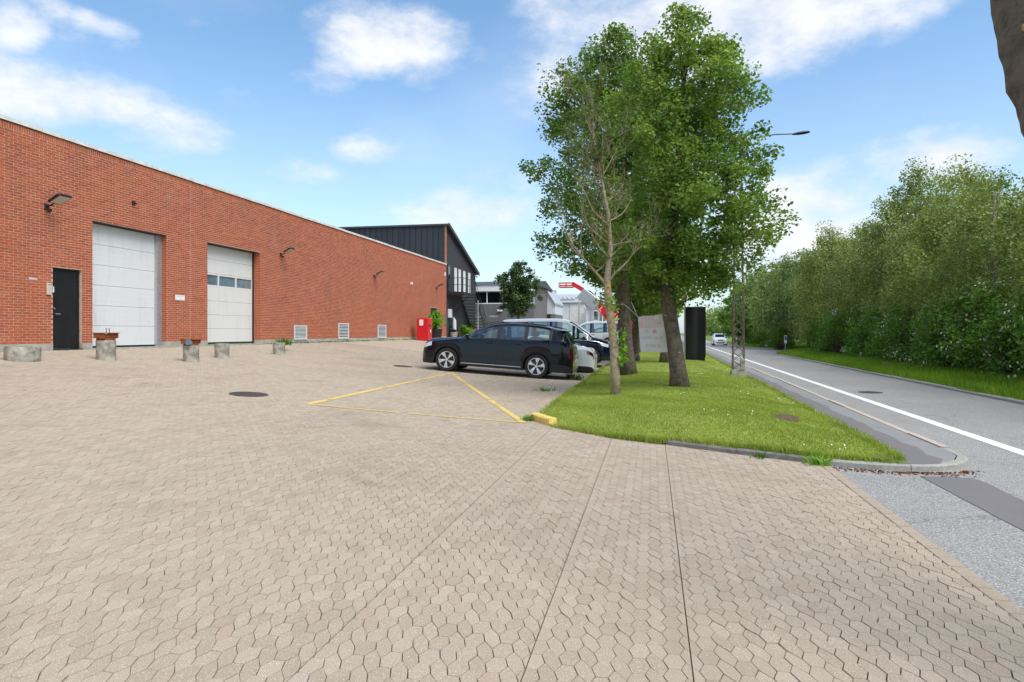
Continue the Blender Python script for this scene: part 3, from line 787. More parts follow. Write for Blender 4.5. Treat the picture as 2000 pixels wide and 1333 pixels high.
# daisies
n = 150; cx_ = r.uniform(.2, 2.9, 34); cy_ = 9.3 + 20 * r.random(34) ** 1.5; ci = (34 * r.random(n) ** 1.7).astype(int)
dx_ = cx_[ci] + r.normal(0, .28, n); dy_ = cy_[ci] + r.normal(0, .4, n)
fy = np.interp(dx_, [-2.02, -1.6, -.54, .2, 1.1, 2.0, 2.8, 2.9], [12.0, 11.22, 10.42, 10.13, 9.52, 9.0, 8.80, 8.80]); k = (dy_ > fy + .1) & (dx_ < lawn_r(dy_) - .05) & (dx_ > -1.7)
dx_, dy_ = dx_[k], dy_[k]; V = []; Fc = []
for x, y in zip(dx_, dy_):
    z = float(L_h(x, y)) + random.uniform(.035, .06); s = random.uniform(.006, .012); b = len(V); tx, ty = random.uniform(-.4, .4), random.uniform(-.9, .1)
    for q in range(6):
        a = q * math.pi / 3; V.append((x + s * math.cos(a), y + s * math.sin(a), z + s * (math.cos(a) * tx + math.sin(a) * -ty)))
    Fc.append(tuple(range(b, b + 6)))
da = MB().add(V, Fc).build('daisies', M['daisy']); tag(da, 'small white daisies scattered in the lawn', 'flowers', kind='stuff')

# --- far verge under the hedge
def V_h(X, Y):
    d = np.asarray(X, float) - edge_x(Y)
    return .05 + .13 * sstep(0, 1.5, d) + .25 * sstep(1.5, 5, d) + .02 * np.sin(X * 2.3 + Y * 1.3)
V = []; Fc = []; yv = np.concatenate([np.arange(-12, 100, 1.5), np.arange(100, 620, 15.0)]); tt = np.array([.08, .6, 1.2, 2.0, 3.5, 8, 30, 120])
for i, y in enumerate(yv):
    for t_ in tt:
        X = float(edge_x(y)) + t_; V.append((X, y, float(V_h(X, y))))
    if i:
        for k in range(len(tt) - 1):
            b = i * len(tt) + k; Fc.append((b - len(tt), b - len(tt) + 1, b + 1, b))
vg = MB().add(V, Fc).build('far_verge', M['rough_grass']); tag(vg, 'rough grass strip on the far side of the road', kind='structure')
n = 60000; yy = 9 + 75 * r.random(n) ** 1.4; xx = edge_x(yy) + .12 + 2.6 * r.random(n) ** 1.1
tg = blades('tall_grass', np.column_stack([xx, yy, V_h(xx, yy)]), .20, .016, 'tall_grass', .45, 6); tag(tg, 'long unmown grass in front of the hedge', 'grass', kind='stuff')
# --- leaf litter in the gutter
n = 380; s = r.random(n) * .74 + .035 * r.normal(0, 1, n); gx = np.interp(s, [0, .3, .6, .8, 1], [2.1, 2.8, 3.35, 3.75, 4.0]); gy = np.interp(s, [0, .3, .6, .8, 1], [8.84, 8.66, 8.74, 9.0, 9.5])
off = np.abs(r.normal(0, .09, n)) * (.4 + 1.2 * r.random(n)); nx_ = np.interp(s, [0, .5, 1], [-.1, .15, .9]); ny_ = -np.sqrt(np.clip(1 - nx_ ** 2, .05, 1))
P = np.stack([gx + nx_ * (off + .02), gy + ny_ * (off + .02), 0 * gx - .004], 1)
lt = blades('leaf_litter', P, .007, .024, 'grass_blade', 2.5, 9); lt.data.materials[0] = M['litter']; tag(lt, 'brown leaf litter lying in the gutter round the corner kerb', 'leaf litter', kind='stuff')

# --- covers
def cover(X, Y, rad, hf, label, m='iron_cover', rim=True):
    z = float(hf(X, Y)); sl = (float(hf(X + .2, Y)) - float(hf(X - .2, Y))) / .4
    o = empty('manhole_cover', (X, Y, z + .004)); o.rotation_euler = (0, -math.atan(sl), 0); tag(o, label, 'manhole cover')
    MB().lathe([(rad * .90, -.02), (rad * .90, .008), (rad * .86, .011), (.001, .011)], 32).build('lid', M[m], o, True)
    MB().lathe([(rad, -.02), (rad, .006), (rad * .93, .008), (rad * .925, -.02)], 32).build('frame', M[m], o, True)
    b = MB()
    for k in range(-4, 5): 
        hw = math.sqrt(max(0, (rad * .8) ** 2 - (k * rad * .18) ** 2)); b.box(k * rad * .18 - .012, k * rad * .18 + .012, -hw, hw, .0112, .0145)
    b.build('ribs', M[m], o)
X, Y = on_yard(486, 769); cover(X, Y, .36, G, 'round brown iron manhole cover in the middle of the paving')
X, Y = on_yard(787, 708); cover(X, Y, .33, G, 'faint manhole cover in the paving left of the black car bonnet')
X, Y = at(1700, F * 1.61 / (767 - 650)); cover(X, Y, .30, lambda a, b: -.012, 'dark round manhole cover in the road beyond the white line')
X, Y = at(1527, F * 1.4 / (814 - 650)); so = MB().lathe([(.36, -.02), (.34, .012), (.2, .02), (.001, .02)], 14).build('bare_patch', M['soil'], None, True, (X, Y, float(L_h(X, Y)) + .012)); so.scale = (.75, 1.2, 1); tag(so, 'bare brown patch of earth in the lawn near the road', 'bare earth')
# ================================================================ red brick building
WB = 1.145                      # ground level along the wall
WT = hgt(233 + .327 * 60, wall_z(60)); W0, W1 = 3.0, 49.8
bld = empty('brick_building', (WALL_X, W0, WB)); bld.location = (0, 0, 0); tag(bld, 'long red brick industrial building with two white garage doors', 'building')
PL = WB + .17                   # top of the plinth
def wy(x): return wall_y(x)
def wz(x, y): return hgt(y, wall_z(x))
D1 = (wy(103), wy(160)); D1T = wz(103, 522)
G1 = (wy(180.5), wy(326)); G1T = wz(181, 431)
G2 = (wy(405), wy(508)); G2T = wz(405, 473)
D2 = (wy(841), wy(856)); D2T = wz(848, 602)
OPEN = [(D1, D1T), (G1, G1T), (G2, G2T), (D2, D2T)]
TH = .36
core = MB(); cur = W0
xf, xb = WALL_X, WALL_X - TH
for (a, b), top in OPEN:
    core.box(xb, xf, cur, a, PL, WT); core.box(xb, xf, a, b, top, WT); cur = b
core.box(xb, xf, cur, W1, PL, WT)
wall = core.build('wall', M['mortar'], bld)
pl = MB(); cur = W0
for (a, b), top in OPEN: pl.box(xb, xf + .012, cur, a, WB - .4, PL); cur = b
pl.box(xb, xf + .012, cur, W1, WB - .4, PL); pl.build('plinth', M['plinth'], bld)
# side and back walls with flat roof (seen only from elsewhere)
MB().box(-40, xb, W0, W0 + .3, WB - .3, WT - .05).build('end_wall', M['mortar'], bld)
MB().box(-40, xb, W0 + .3, W1, WT - .5, WT - .15).build('roof', M['grey_roof'], bld)
# coping
b = MB(); 
for k in range(24):
    y0 = W0 + k * (W1 - W0) / 24; b.box(xb - .02, xf + .040, y0 + .004, y0 + (W1 - W0) / 24 - .004, WT + .010 + .003 * (k % 3), WT + .105 + .004 * (k % 3))
b.build('coping', M['dirty_white'], bld)
MB().box(xf - .05, xf + .022, W0, W1, WT - .003, WT + .009).build('coping_strip', M['dark_steel'], bld)
bl, bh, jt = .228, .0545, .0122
CH = .0667; nc = int((WT - .118 - PL) / CH)
rows = []
for j in range(nc):
    z0 = PL + .006 + j * CH; z1 = z0 + bh; off = -.12 if j % 2 else 0.0
    iv = [(W0, W1)]
    for (a, b_), top in OPEN:
        if z0 < top - .01:
            new = []
            for (p, q) in iv:
                if b_ <= p or a >= q: new.append((p, q))
                else:
                    if p < a: new.append((p, a))
                    if b_ < q: new.append((b_, q))
            iv = new
    y = W0 + off
    while y < W1:
        p0, p1 = y, y + bl
        for (a, b_) in iv:
            s0, s1 = max(p0, a), min(p1, b_)
            if s1 - s0 > .04: rows.append((s0, s1, z0, z1))
        y += bl + jt
zt0 = PL + .006 + nc * CH
y = W0
while y < W1: rows.append((y, min(y + .0545, W1), zt0, WT - .006)); y += CH
rows = np.array(rows); nB = len(rows)
EXP = wy(372)                    # movement joint
rows = rows[~((np.abs(rows[:, 0] - EXP) < .004) | (np.abs(rows[:, 1] - EXP) < .004))]; nB = len(rows)
pxs = project(WALL_X, (rows[:, 0] + rows[:, 1]) / 2, rows[:, 2]); vis = (pxs[0] > 8) & (pxs[1] < 676) & (rows[:, 1] - rows[:, 0] > .2)
ordb = np.where(vis)[0][np.argsort(pxs[2][vis])][:300]; ownb = np.zeros(nB, bool); ownb[ordb] = True
jb = RNG.random((nB, 4))
sel = np.where(~ownb)[0]; q = rows[sel]; n = len(sel)
xo = WALL_X + .0045 + jb[sel, 0] * .003; ch = .004
x0 = np.full(n, WALL_X - .01)
def stackV(x, y0, y1, z0, z1): return np.stack([np.stack([x, y0, z0], 1), np.stack([x, y1, z0], 1), np.stack([x, y1, z1], 1), np.stack([x, y0, z1], 1)], 1)
V = np.concatenate([stackV(x0, q[:, 0], q[:, 1], q[:, 2], q[:, 3]), stackV(xo, q[:, 0] + ch * .6, q[:, 1] - ch * .6, q[:, 2] + ch * .6, q[:, 3] - ch * .6)], 1).reshape(-1, 3)
o = (np.arange(n) * 8)[:, None]
idx = o + np.array([4, 5, 6, 7, 0, 1, 5, 4, 1, 2, 6, 5, 2, 3, 7, 6, 3, 0, 4, 7])[None]
bk = link('bricks', fast_mesh('bricks', V, idx, np.full(n * 5, 4), M['brick'], attr={'rnd': np.repeat(jb[sel, 1], 5)}), wall); tag(bk, kind='stuff')
_b = MB(); _b.add([(-.01, -.114, -bh / 2), (-.01, .114, -bh / 2), (-.01, .114, bh / 2), (-.01, -.114, bh / 2), (.005, -.1115, -bh / 2 + .0025), (.005, .1115, -bh / 2 + .0025), (.005, .1115, bh / 2 - .0025), (.005, -.1115, bh / 2 - .0025)],
       [(4, 5, 6, 7), (0, 1, 5, 4), (1, 2, 6, 5), (2, 3, 7, 6), (3, 0, 4, 7)])
bme = _b.mesh('brick', M['brick'])
for i in ordb:
    s0, s1, z0, z1 = rows[i]; ob = link('brick', bme, wall, (WALL_X + jb[i, 0] * .003, (s0 + s1) / 2, (z0 + z1) / 2)); ob.scale = (1, (s1 - s0) / .228, (z1 - z0) / bh)
# brick linings of the openings (reveals)
def reveal(a, b, top, dep, face_y, sgn):
    V = []; Fs = []; rr = []
    z = PL + .006; j = 0; mb = MB()
    while z < top - .03:
        cuts = [(0, .108), (.12, .228), (.24, dep)] if j % 2 else [(0, .228), (.24, dep)]
        for (c, d) in cuts:
            d = min(d, dep)
            if d - c > .03: mb.box(WALL_X - d, WALL_X - c - .001, min(face_y, face_y + sgn * .006), max(face_y, face_y + sgn * .006), z, min(z + bh, top - .005))
        z += CH; j += 1
    return mb
rv = reveal(*G1, G1T, .31, G1[1], -1); o_ = rv.build('reveal_bricks', M['brick'], wall); tag(o_, kind='stuff')
rv = reveal(*G2, G2T, .31, G2[1], -1); o_ = rv.build('reveal_bricks', M['brick'], wall); tag(o_, kind='stuff')
for (a, b_), top in ((G1, G1T), (G2, G2T)):
    MB().box(WALL_X - .30, WALL_X - .006, a + .002, b_ - .002, top - .012, top - .001).build('lintel', M['dark_steel'], bld)

# --- garage doors
def garage_door(a, b, top, z0, xd, nsec, m, label, panes=None, frame_right=.0):
    d = empty('garage_door', (0, 0, 0), 0, bld); d['label'] = label
    zt = top - .012; hs = (zt - z0 - .06) / nsec
    MB().box(xd - .06, xd - .045, a, b, z0, zt).build('backing', M['dark_interior'], d)
    for k in range(nsec):
        za, zb = z0 + .05 + k * hs, z0 + .05 + (k + 1) * hs
        if panes and k == panes:
            f = .045
            bb = MB(); n = 3; wd = (b - a) / n
            bb.box(xd - .04, xd, a, b, za, za + .07); bb.box(xd - .04, xd, a, b, zb - .07, zb - .004)
            for i in range(n + 1): c = a + i * wd; bb.box(xd - .04, xd + .001, max(a, c - .035), min(b, c + .035), za + .07, zb - .07)
            bb.build('glazed_section', M[m], d)
            for i in range(n): MB().box(xd - .03, xd - .022, a + i * wd + .035, a + (i + 1) * wd - .035, za + .07, zb - .07).build('pane', M['garage_pane'], d); MB().box(xd - .044, xd - .036, a + i * wd + .036, a + (i + 1) * wd - .036, za + .071, zb - .071).build('blind', M['pane_blind'], d)  # pale sheet added behind each pane to imitate reflected sky
        else:
            bb = MB().bbox(xd - .04, xd, a, b, za + .004, zb - .004, .004)
            if nsec < 8:
                for t in (.25, .5, .75): bb.box(xd, xd + .0025, a + .01, b - .01, za + hs * t - .003, za + hs * t + .003)
            bb.build('panel', M[m], d)
    MB().box(xd - .04, xd + .006, a, b, z0, z0 + .05).build('bottom_seal', M['dark_rubber'], d)
    return d
jy = wy(318) - .30 * .0
MB().box(WALL_X - .32, WALL_X - .17, G1[1] - .23, G1[1] - .008, WB, G1T - .013).build('door_jamb', M['galvanised'], bld)
garage_door(G1[0] + .01, G1[1] - .235, G1T, WB + .02, WALL_X - .26, 6, 'white_door', 'taller plain white sectional garage door beside the black door')
garage_door(G2[0] + .01, G2[1] - .06, G2T, WB + .05, WALL_X - .31, 7, 'white_door_warm', 'shorter white sectional garage door with a row of three windows', panes=4)
MB().box(WALL_X - .33, WALL_X - .27, G2[1] - .06, G2[1] - .008, WB, G2T - .013).build('door_jamb', M['dark_rubber'], bld)
for (a, b_) in (G1, G2): MB().box(WALL_X - .36, WALL_X + .16, a - .02, b_ + .02, WB - .2, WB + .018).build('threshold', M['concrete'], bld)
MB().box(WALL_X - 3.2, WALL_X - 3.1, G2[0] - 1, G2[1] + 1, WB, G2T).build('room_wall', M['dim_room'], bld)
# --- black steel door
d = empty('door', (0, 0, 0), 0, bld); d['label'] = 'black steel door with a long lever handle'
a, b_ = D1
MB().bbox(WALL_X - .14, WALL_X - .095, a + .05, b_ - .05, WB + .03, D1T - .05, .006).build('leaf', M['black_door'], d)
MB().box(WALL_X - .16, WALL_X - .08, a, a + .05, WB, D1T).box(WALL_X - .16, WALL_X - .08, b_ - .05, b_, WB, D1T).box(WALL_X - .16, WALL_X - .08, a + .05, b_ - .05, D1T - .05, D1T).build('frame', M['black_metal'], d)
zh = wz(115, 612)
MB().bbox(WALL_X - .095, WALL_X - .075, a + .075, a + .125, zh - .18, zh + .17, .006).build('lock_plate', M['black_metal'], d)
MB().tube([(WALL_X - .08, a + .10, zh - .02), (WALL_X - .03, a + .10, zh - .02), (WALL_X - .03, a + .27, zh - .02)], .011, 8).build('handle', M['chrome'], d)
MB().lathe([(.022, 0), (.022, .03), (.015, .034)], 12, (0, 0, 0), 'x').build('lock_cylinder', M['chrome'], d, True, (WALL_X - .076, a + .10, zh + .12))
MB().box(WALL_X - .095, WALL_X - .092, a + .06, a + .135, wz(106, 571) - .0, wz(106, 562) + .03).build('sticker', M['white_paint'], d)
for k in (.25, 1.0, 1.85): MB().lathe([(.014, 0), (.014, .11)], 10).build('hinge', M['black_metal'], d, True, (WALL_X - .082, b_ - .055, WB + k))
MB().box(WALL_X - .16, WALL_X + .05, a, b_, WB - .1, WB + .022).build('door_step', M['dark_steel'], d)
# --- small dark door at the far end
d = empty('door', (0, 0, 0), 0, bld); d['label'] = 'small dark door behind the potted shrub'
MB().bbox(WALL_X - .12, WALL_X - .07, D2[0] + .06, D2[1] - .06, WB + .02, D2T - .06, .006).build('leaf', M['black_door'], d)
MB().box(WALL_X - .13, WALL_X - .05, D2[0], D2[0] + .06, WB, D2T).box(WALL_X - .13, WALL_X - .05, D2[1] - .06, D2[1], WB, D2T).box(WALL_X - .13, WALL_X - .05, D2[0] + .06, D2[1] - .06, D2T - .06, D2T).build('frame', M['black_metal'], d)
MB().tube([(WALL_X - .07, D2[0] + .15, WB + 1.05), (WALL_X - .02, D2[0] + .15, WB + 1.05), (WALL_X - .02, D2[0] + .28, WB + 1.05)], .01, 6).build('handle', M['chrome'], d)
# --- wall vents
for k, (xa, xb_, yt, yb) in enumerate(((573.5, 598, 636, 663), (660, 680, 632, 662.5), (737, 753, 635, 662))):
    a, b_ = wy(xa), wy(xb_); zt = wz((xa + xb_) / 2, yt); zb = WB + .15
    v = empty('wall_vent', (0, 0, 0), 0, bld); v['label'] = ['louvred white vent nearest the glazed garage door', 'middle louvred vent low on the brick wall', 'farthest louvred vent low on the brick wall'][k]
    MB().box(WALL_X + .006, WALL_X + .012, a, b_, zb, zt).build('backing', M['dark_interior'], v)
    MB().box(WALL_X + .012, WALL_X + .05, a, a + .05, zb, zt).box(WALL_X + .012, WALL_X + .05, b_ - .05, b_, zb, zt).box(WALL_X + .012, WALL_X + .05, a + .05, b_ - .05, zb, zb + .05).box(WALL_X + .012, WALL_X + .05, a + .05, b_ - .05, zt - .05, zt).build('frame', M['white_door'], v)
    ns = 9; hs = (zt - zb - .1) / ns
    sm = MB().add([(.03, 0, -.01), (.03, 1, -.01), (.0, 1, .016), (.0, 0, .016), (.034, 0, -.006), (.034, 1, -.006), (.004, 1, .020), (.004, 0, .020)], [(0, 1, 2, 3), (4, 7, 6, 5), (0, 4, 5, 1), (3, 2, 6, 7), (0, 3, 7, 4), (1, 5, 6, 2)]).mesh('slat', M['white_door'])
    for i in range(ns):
        so = link('slat', sm, v, (WALL_X + .013, a + .05, zb + .05 + i * hs + .02)); so.scale = (1, b_ - a - .1, 1)
# --- movement joint
MB().box(WALL_X + .004, WALL_X + .0085, EXP - .0045, EXP + .0045, PL, WT - .12).build('movement_joint', M['mortar'], bld)

# --- floodlights on the wall
def floodlight(x, y, label, size=.92):
    Y = wy(x); Z = wz(x, y); o = empty('floodlight', (WALL_X + .007, Y, Z)); tag(o, label, 'floodlight', 'floodlights on the brick wall')
    s = size
    MB().bbox(0, .03, -.07 * s, .07 * s, -.10 * s, .06 * s, .008).build('wall_plate', M['black_metal'], o)
    MB().tube([(.02, 0, -.02), (.16 * s, 0, .02 * s), (.30 * s, 0, .10 * s)], .022 * s, 8).build('arm', M['black_metal'], o, True)
    h = MB().bbox(-.20 * s, .20 * s, -.21 * s, .21 * s, -.035 * s, .035 * s, .015); hd = h.build('head', M['black_metal'], o, False, (.42 * s, 0, .17 * s), (0, R(-28), 0))
    MB().box(-.165 * s, .165 * s, -.175 * s, .175 * s, -.0385 * s, -.036 * s).build('lens', M['lamp_glass'], hd)
    for k in range(5): MB().box(-.15 * s, .15 * s, (-.14 + .07 * k) * s - .006, (-.14 + .07 * k) * s + .006, .035 * s, .055 * s).build('cooling_fin', M['black_metal'], hd)
    MB().lathe([(.001, -.07 * s), (.04 * s, -.06 * s), (.055 * s, -.03 * s), (.055 * s, .02 * s), (.03 * s, .03 * s)], 14).build('sensor', M['black_metal'], o, True, (.12 * s, -.02 * s, -.10 * s))
floodlight(90, 403, 'black floodlight with sensor above the black door, nearest the camera', .98)
floodlight(548, 497, 'black floodlight right of the glazed garage door')
floodlight(730, 539, 'black floodlight on the middle of the long brick wall')
floodlight(851, 562, 'black floodlight near the far corner of the brick wall')
def wall_box(name, x, y, w_, h_, d_, m, label, cat, extra=None):
    Y = wy(x); Z = wz(x, y); o = empty(name, (WALL_X + .006, Y, Z)); tag(o, label, cat)
    MB().bbox(0, d_, -w_ / 2, w_ / 2, -h_ / 2, h_ / 2, min(.01, d_ * .3)).build('case', M[m], o)
    if extra: extra(o)
    return o
def intercom(o):
    for i in range(4):
        for j in range(2): MB().bbox(.05, .056, -.05 + .045 * j, -.02 + .045 * j, -.10 + .045 * i, -.07 + .045 * i, .002).build('button', M['lamp_glass'], o)
    MB().box(.05, .052, -.05, .05, .09, .13).build('speaker_grille', M['galvanised'], o)
wall_box('intercom', 94, 565, .13, .30, .05, 'cream_plastic', 'cream intercom panel left of the black door', 'intercom', intercom)
def plate(o):
    MB().box(.012, .0135, -.19, .19, .035, .055).build('line_of_text', M['banner_print'], o)
    MB().prism([(-.02, -.05), (.02, -.05), (0, -.02)], 'x', .012, .0135).build('mark', M['black_metal'], o)
wall_box('wall_sign', 351, 582, .46, .17, .012, 'white_paint', 'small white sign between the two garage doors', 'sign', plate)
def cam_x(o): MB().tube([(.05, 0, 0), (.12, 0, -.02)], .03, 10).build('lens', M['black_metal'], o, True)
wall_box('wall_sensor', 259, 397, .09, .12, .06, 'black_metal', 'small black sensor above the taller garage door', 'sensor', cam_x)
wall_box('name_plate', 64, 545, .24, .05, .006, 'banner_pink', 'small pale plate left of the intercom', 'sign')
wall_box('junction_box', 802, 554, .16, .16, .12, 'white_paint', 'small white box high on the far brick wall', 'box')
wall_box('wall_lamp', 868, 536, .12, .26, .08, 'white_paint', 'slim white fixture by the far brick corner', 'lamp')
wall_box('notice_board', 870, 625, .42, .85, .03, 'grey_render', 'dark notice board at the far corner of the brick wall', 'sign')

# --- concrete stubs in front of the doors
def stub(x, yb, rad, h, label, square=False, sc=1.0, m='concrete_mossy'):
    X, Y = on_yard(x, yb); z = g(X, Y); o = empty('concrete_bollard', (X, Y, z - .02)); tag(o, label, 'bollard', 'concrete stubs along the brick wall')
    n = 20; prof = [(rad, -.1), (rad * 1.01, .05), (rad * .985, h * .5), (rad, h - .03), (rad * .96, h), (rad * .5, h + .004), (.001, h)]
    mb = MB().lathe(prof, n); mb.v = [(p[0] * (1 + .03 * math.sin(p[2] * 23 + p[1] * 17)), p[1] * (1 + .03 * math.cos(p[2] * 19 + p[0] * 21)), p[2]) for p in mb.v]
    mb.build('post', M[m], o, True); return o, h
def rust_cap(o, h, s, blue=False):
    c = empty('rusty_bracket', (0, 0, h), 0, o)
    MB().box(-.22 * s, .22 * s, -.30 * s, .30 * s, .20 * s, .225 * s).box(-.18 * s, .18 * s, -.28 * s, -.24 * s, .06 * s, .20 * s).box(-.18 * s, .18 * s, .24 * s, .28 * s, .06 * s, .20 * s).box(-.16 * s, .16 * s, -.24 * s, .24 * s, .10 * s, .19 * s).prism([(-.20 * s, 0), (.20 * s, 0), (.22 * s, .12 * s), (-.22 * s, .12 * s)], 'x', -.15 * s, .15 * s).build('plate', M['rust'], c)
    for yy_ in (-.05, .06): MB().tube([(0.05, yy_ * s, .2 * s), (.05, yy_ * s, .36 * s)], .012 * s, 6).build('bolt', M['rust'], c)
    if blue: MB().box(.05 * s, .19 * s, -.33 * s, -.285 * s, .02 * s, .22 * s).box(-.02, .19 * s, -.285 * s, -.2 * s, .05 * s, .19 * s).build('bracket_side', M['blue_grey_paint'], c)
o, h = stub(207, 686, .22, .50, 'concrete stub with a rusty iron cap before the taller garage door'); rust_cap(o, h, .84)
o, h = stub(373, 683, .20, .45, 'concrete stub with a rusty cap and blue side between the garage doors'); rust_cap(o, h, .78, True)
stub(433.5, 680, .205, .44, 'plain concrete stub in front of the glazed garage door')
stub(545, 676, .20, .42, 'plain concrete stub right of the glazed garage door')
X, Y = on_yard(44, 690); o = empty('concrete_planter', (X, Y, g(X, Y) - .02)); tag(o, 'low wide concrete ring planter at the foot of the brick wall', 'planter')
mb = MB().lathe([(.32, -.1), (.34, .04), (.345, .30), (.33, .33), (.27, .335), (.26, .25), (.001, .24)], 28); mb.v = [(p[0] * (1 + .02 * math.sin(p[2] * 20 + p[1] * 12)), p[1] * 1.0 + .012 * math.sin(p[0] * 30), p[2] + .012 * math.sin(p[0] * 9 + p[1] * 14)) for p in mb.v]
mb.build('ring', M['concrete_mossy'], o, True); MB().lathe([(.255, .2), (.22, .27), (.001, .275)], 16).build('earth', M['soil'], o, True)

# --- red cabinet and potted shrub
X, Y = -14.35, wall_y(829, -14.35); o = empty('red_cabinet', (X, Y, g(X, Y))); tag(o, 'tall red cabinet standing by the far end of the brick wall', 'cabinet')
CW = .95; CHh = hgt(624, 48) - g(X, Y)
MB().bbox(-.38, .38, -.42, .42, 0.0, CHh, .03).build('body', M['red_paint'], o)
MB().box(-.2, .06, -.424, -.4202, CHh - .48, CHh - .10).build('notice', M['white_paint'], o)
MB().lathe([(.001, 0), (.10, .0), (.10, .006), (.001, .006)], 18, (0, 0, 0), 'x').build('round_sticker', M['white_paint'], o, False, (.3805, .12, CHh * .42))
MB().bbox(.38, .40, -.25, .05, CHh * .62, CHh * .72, .004).build('slot', M['black_metal'], o)
MB().box(.3802, .382, -.36, .36, .05, .056).build('door_seam', M['black_metal'], o)
# ================================================================ dark lean-to building
DX = WALL_X - .02; DY0, DY1 = 49.83, wall_y(929)
zA = hgt(437, wall_z(872)); zB = hgt(531, wall_z(929))
db = empty('dark_building', (0, 0, 0)); tag(db, 'dark clad building with a steep lean to roof behind the brick hall', 'building')
XB = -46.0
# side wall towards the road, following the roof
MB().prism([(DY0 + .04, WB - .3), (DY1, WB - .3), (DY1, zB - .12), (DY0 + .04, zA - .12)], 'x', DX - .3, DX).build('side_wall', M['dark_render'], db)
MB().box(XB, DX - .3, DY0 + .06, DY0 + .2, WB, zA - .14).build('front_wall', M['dark_render'], db)
MB().box(XB, DX - .3, DY1 - .2, DY1, WB, zB - .14).build('back_wall', M['dark_render'], db)
# upright cladding panels facing the camera, above the brick roof
pw = .46; n = int((DX - XB) / pw)
zc = WT - .4
pm = MB().box(0, pw - .022, 0, .03, 0, 1).mesh('panel', M['dark_cladding']); sm = MB().box(0, .022, -.03, .035, 0, 1).mesh('seam', M['dark_seam'])
for k in range(n):
    x0 = DX - .12 - (k + 1) * pw
    ob = link('panel', pm, db, (x0, DY0 + .02, zc)); ob.scale = (1, 1, zA - .16 - zc)
    ob = link('seam', sm, db, (x0 + pw - .022, DY0 + .02, zc)); ob.scale = (1, 1, zA - .16 - zc)
# brick pier and roof edge
MB().box(DX - .115, DX + .03, DY0 - .012, DY0 + .035, WT + .07, zA - .17).build('brick_pier', M['terracotta'], db)
sl = (zB - zA) / (DY1 - DY0)
ov = .35
MB().prism([(DY0 - .12, zA - .16 - sl * .12 * 0), (DY1 + ov, zB + sl * ov - .16), (DY1 + ov, zB + sl * ov - .04), (DY0 - .12, zA - .02)], 'x', XB, DX + .30).build('roof', M['grey_roof'], db)
MB().prism([(DY0 - .12, zA - .02), (DY1 + ov, zB + sl * ov - .04), (DY1 + ov, zB + sl * ov + .03), (DY0 - .12, zA + .05)], 'x', DX + .18, DX + .32).build('verge_trim', M['dirty_white'], db)
MB().prism([(DY0 - .12, zA - .26), (DY1 + ov, zB + sl * ov - .26), (DY1 + ov, zB + sl * ov - .16), (DY0 - .12, zA - .16)], 'x', DX + .24, DX + .29).build('bargeboard', M['dark_steel'], db)
# tall narrow windows
for xx in (889.5, 897.5, 906.5, 916):
    yc = wall_y(xx, DX); z1 = hgt(524 + (xx - 889.5) * .36, wall_z(xx, DX)); z0 = z1 - 1.85
    wn = empty('window', (0, 0, 0), 0, db)
    MB().box(DX + .002, DX + .03, yc - .32, yc - .26, z0, z1).box(DX + .002, DX + .03, yc + .26, yc + .32, z0, z1).box(DX + .002, DX + .03, yc - .26, yc + .26, z0, z0 + .06).box(DX + .002, DX + .03, yc - .26, yc + .26, z1 - .06, z1).build('frame', M['white_paint'], wn)
    MB().box(DX + .004, DX + .010, yc - .26, yc + .26, z0 + .06, z1 - .06).build('pane', M['white_door'], wn)
# upper and lower doors
LZ = hgt(573, wall_z(885, DX)); LY0, LY1 = DY0 + .12, DY0 + 3.9
d = empty('door', (0, 0, 0), 0, db); d['label'] = 'upper dark door opening on to the steel landing'
yd = wall_y(877, DX); MB().bbox(DX + .002, DX + .04, yd - .45, yd + .45, LZ, LZ + 2.1, .01).build('leaf', M['black_door'], d); MB().box(DX + .041, DX + .046, yd - .28, yd + .05, LZ + 1.0, LZ + 1.95).build('pane', M['window_glass'], d)
d = empty('door', (0, 0, 0), 0, db); d['label'] = 'lower dark door under the steel landing'
yd = wall_y(880, DX); MB().bbox(DX + .002, DX + .04, yd - .48, yd + .48, WB, WB + 2.1, .01).build('leaf', M['black_door'], d); MB().tube([(DX + .05, yd + .35, WB + 1), (DX + .09, yd + .35, WB + 1), (DX + .09, yd + .22, WB + 1)], .011, 6).build('handle', M['chrome'], d)
o = empty('meter_box', (DX, wall_y(878, DX) - .2, hgt(613, 53))); tag(o, 'white meter box on the dark wall beside the lower door', 'box')
MB().bbox(0.002, .2, -.28, .28, -.33, .33, .02).build('case', M['white_paint'], o); MB().box(.2, .203, -.24, .24, -.29, .29).build('lid', M['white_door'], o)
o = empty('keypad', (DX, wall_y(884.5, DX), hgt(625, 54))); tag(o, 'slim pale keypad on the dark wall under the stair', 'keypad'); MB().bbox(.002, .05, -.08, .08, -.22, .22, .01).build('case', M['cream_plastic'], o)
o = empty('security_camera', (DX + .02, DY1 - .35, zB - .40)); tag(o, 'white dome camera under the eaves of the dark building', 'camera')
MB().lathe([(.001, -.16), (.08, -.14), (.12, -.08), (.12, 0), (.001, .02)], 14).build('dome', M['white_paint'], o, True, (.22, 0, 0)); MB().tube([(-.02, 0, .03), (.22, 0, .03)], .03, 6).build('bracket', M['white_paint'], o)

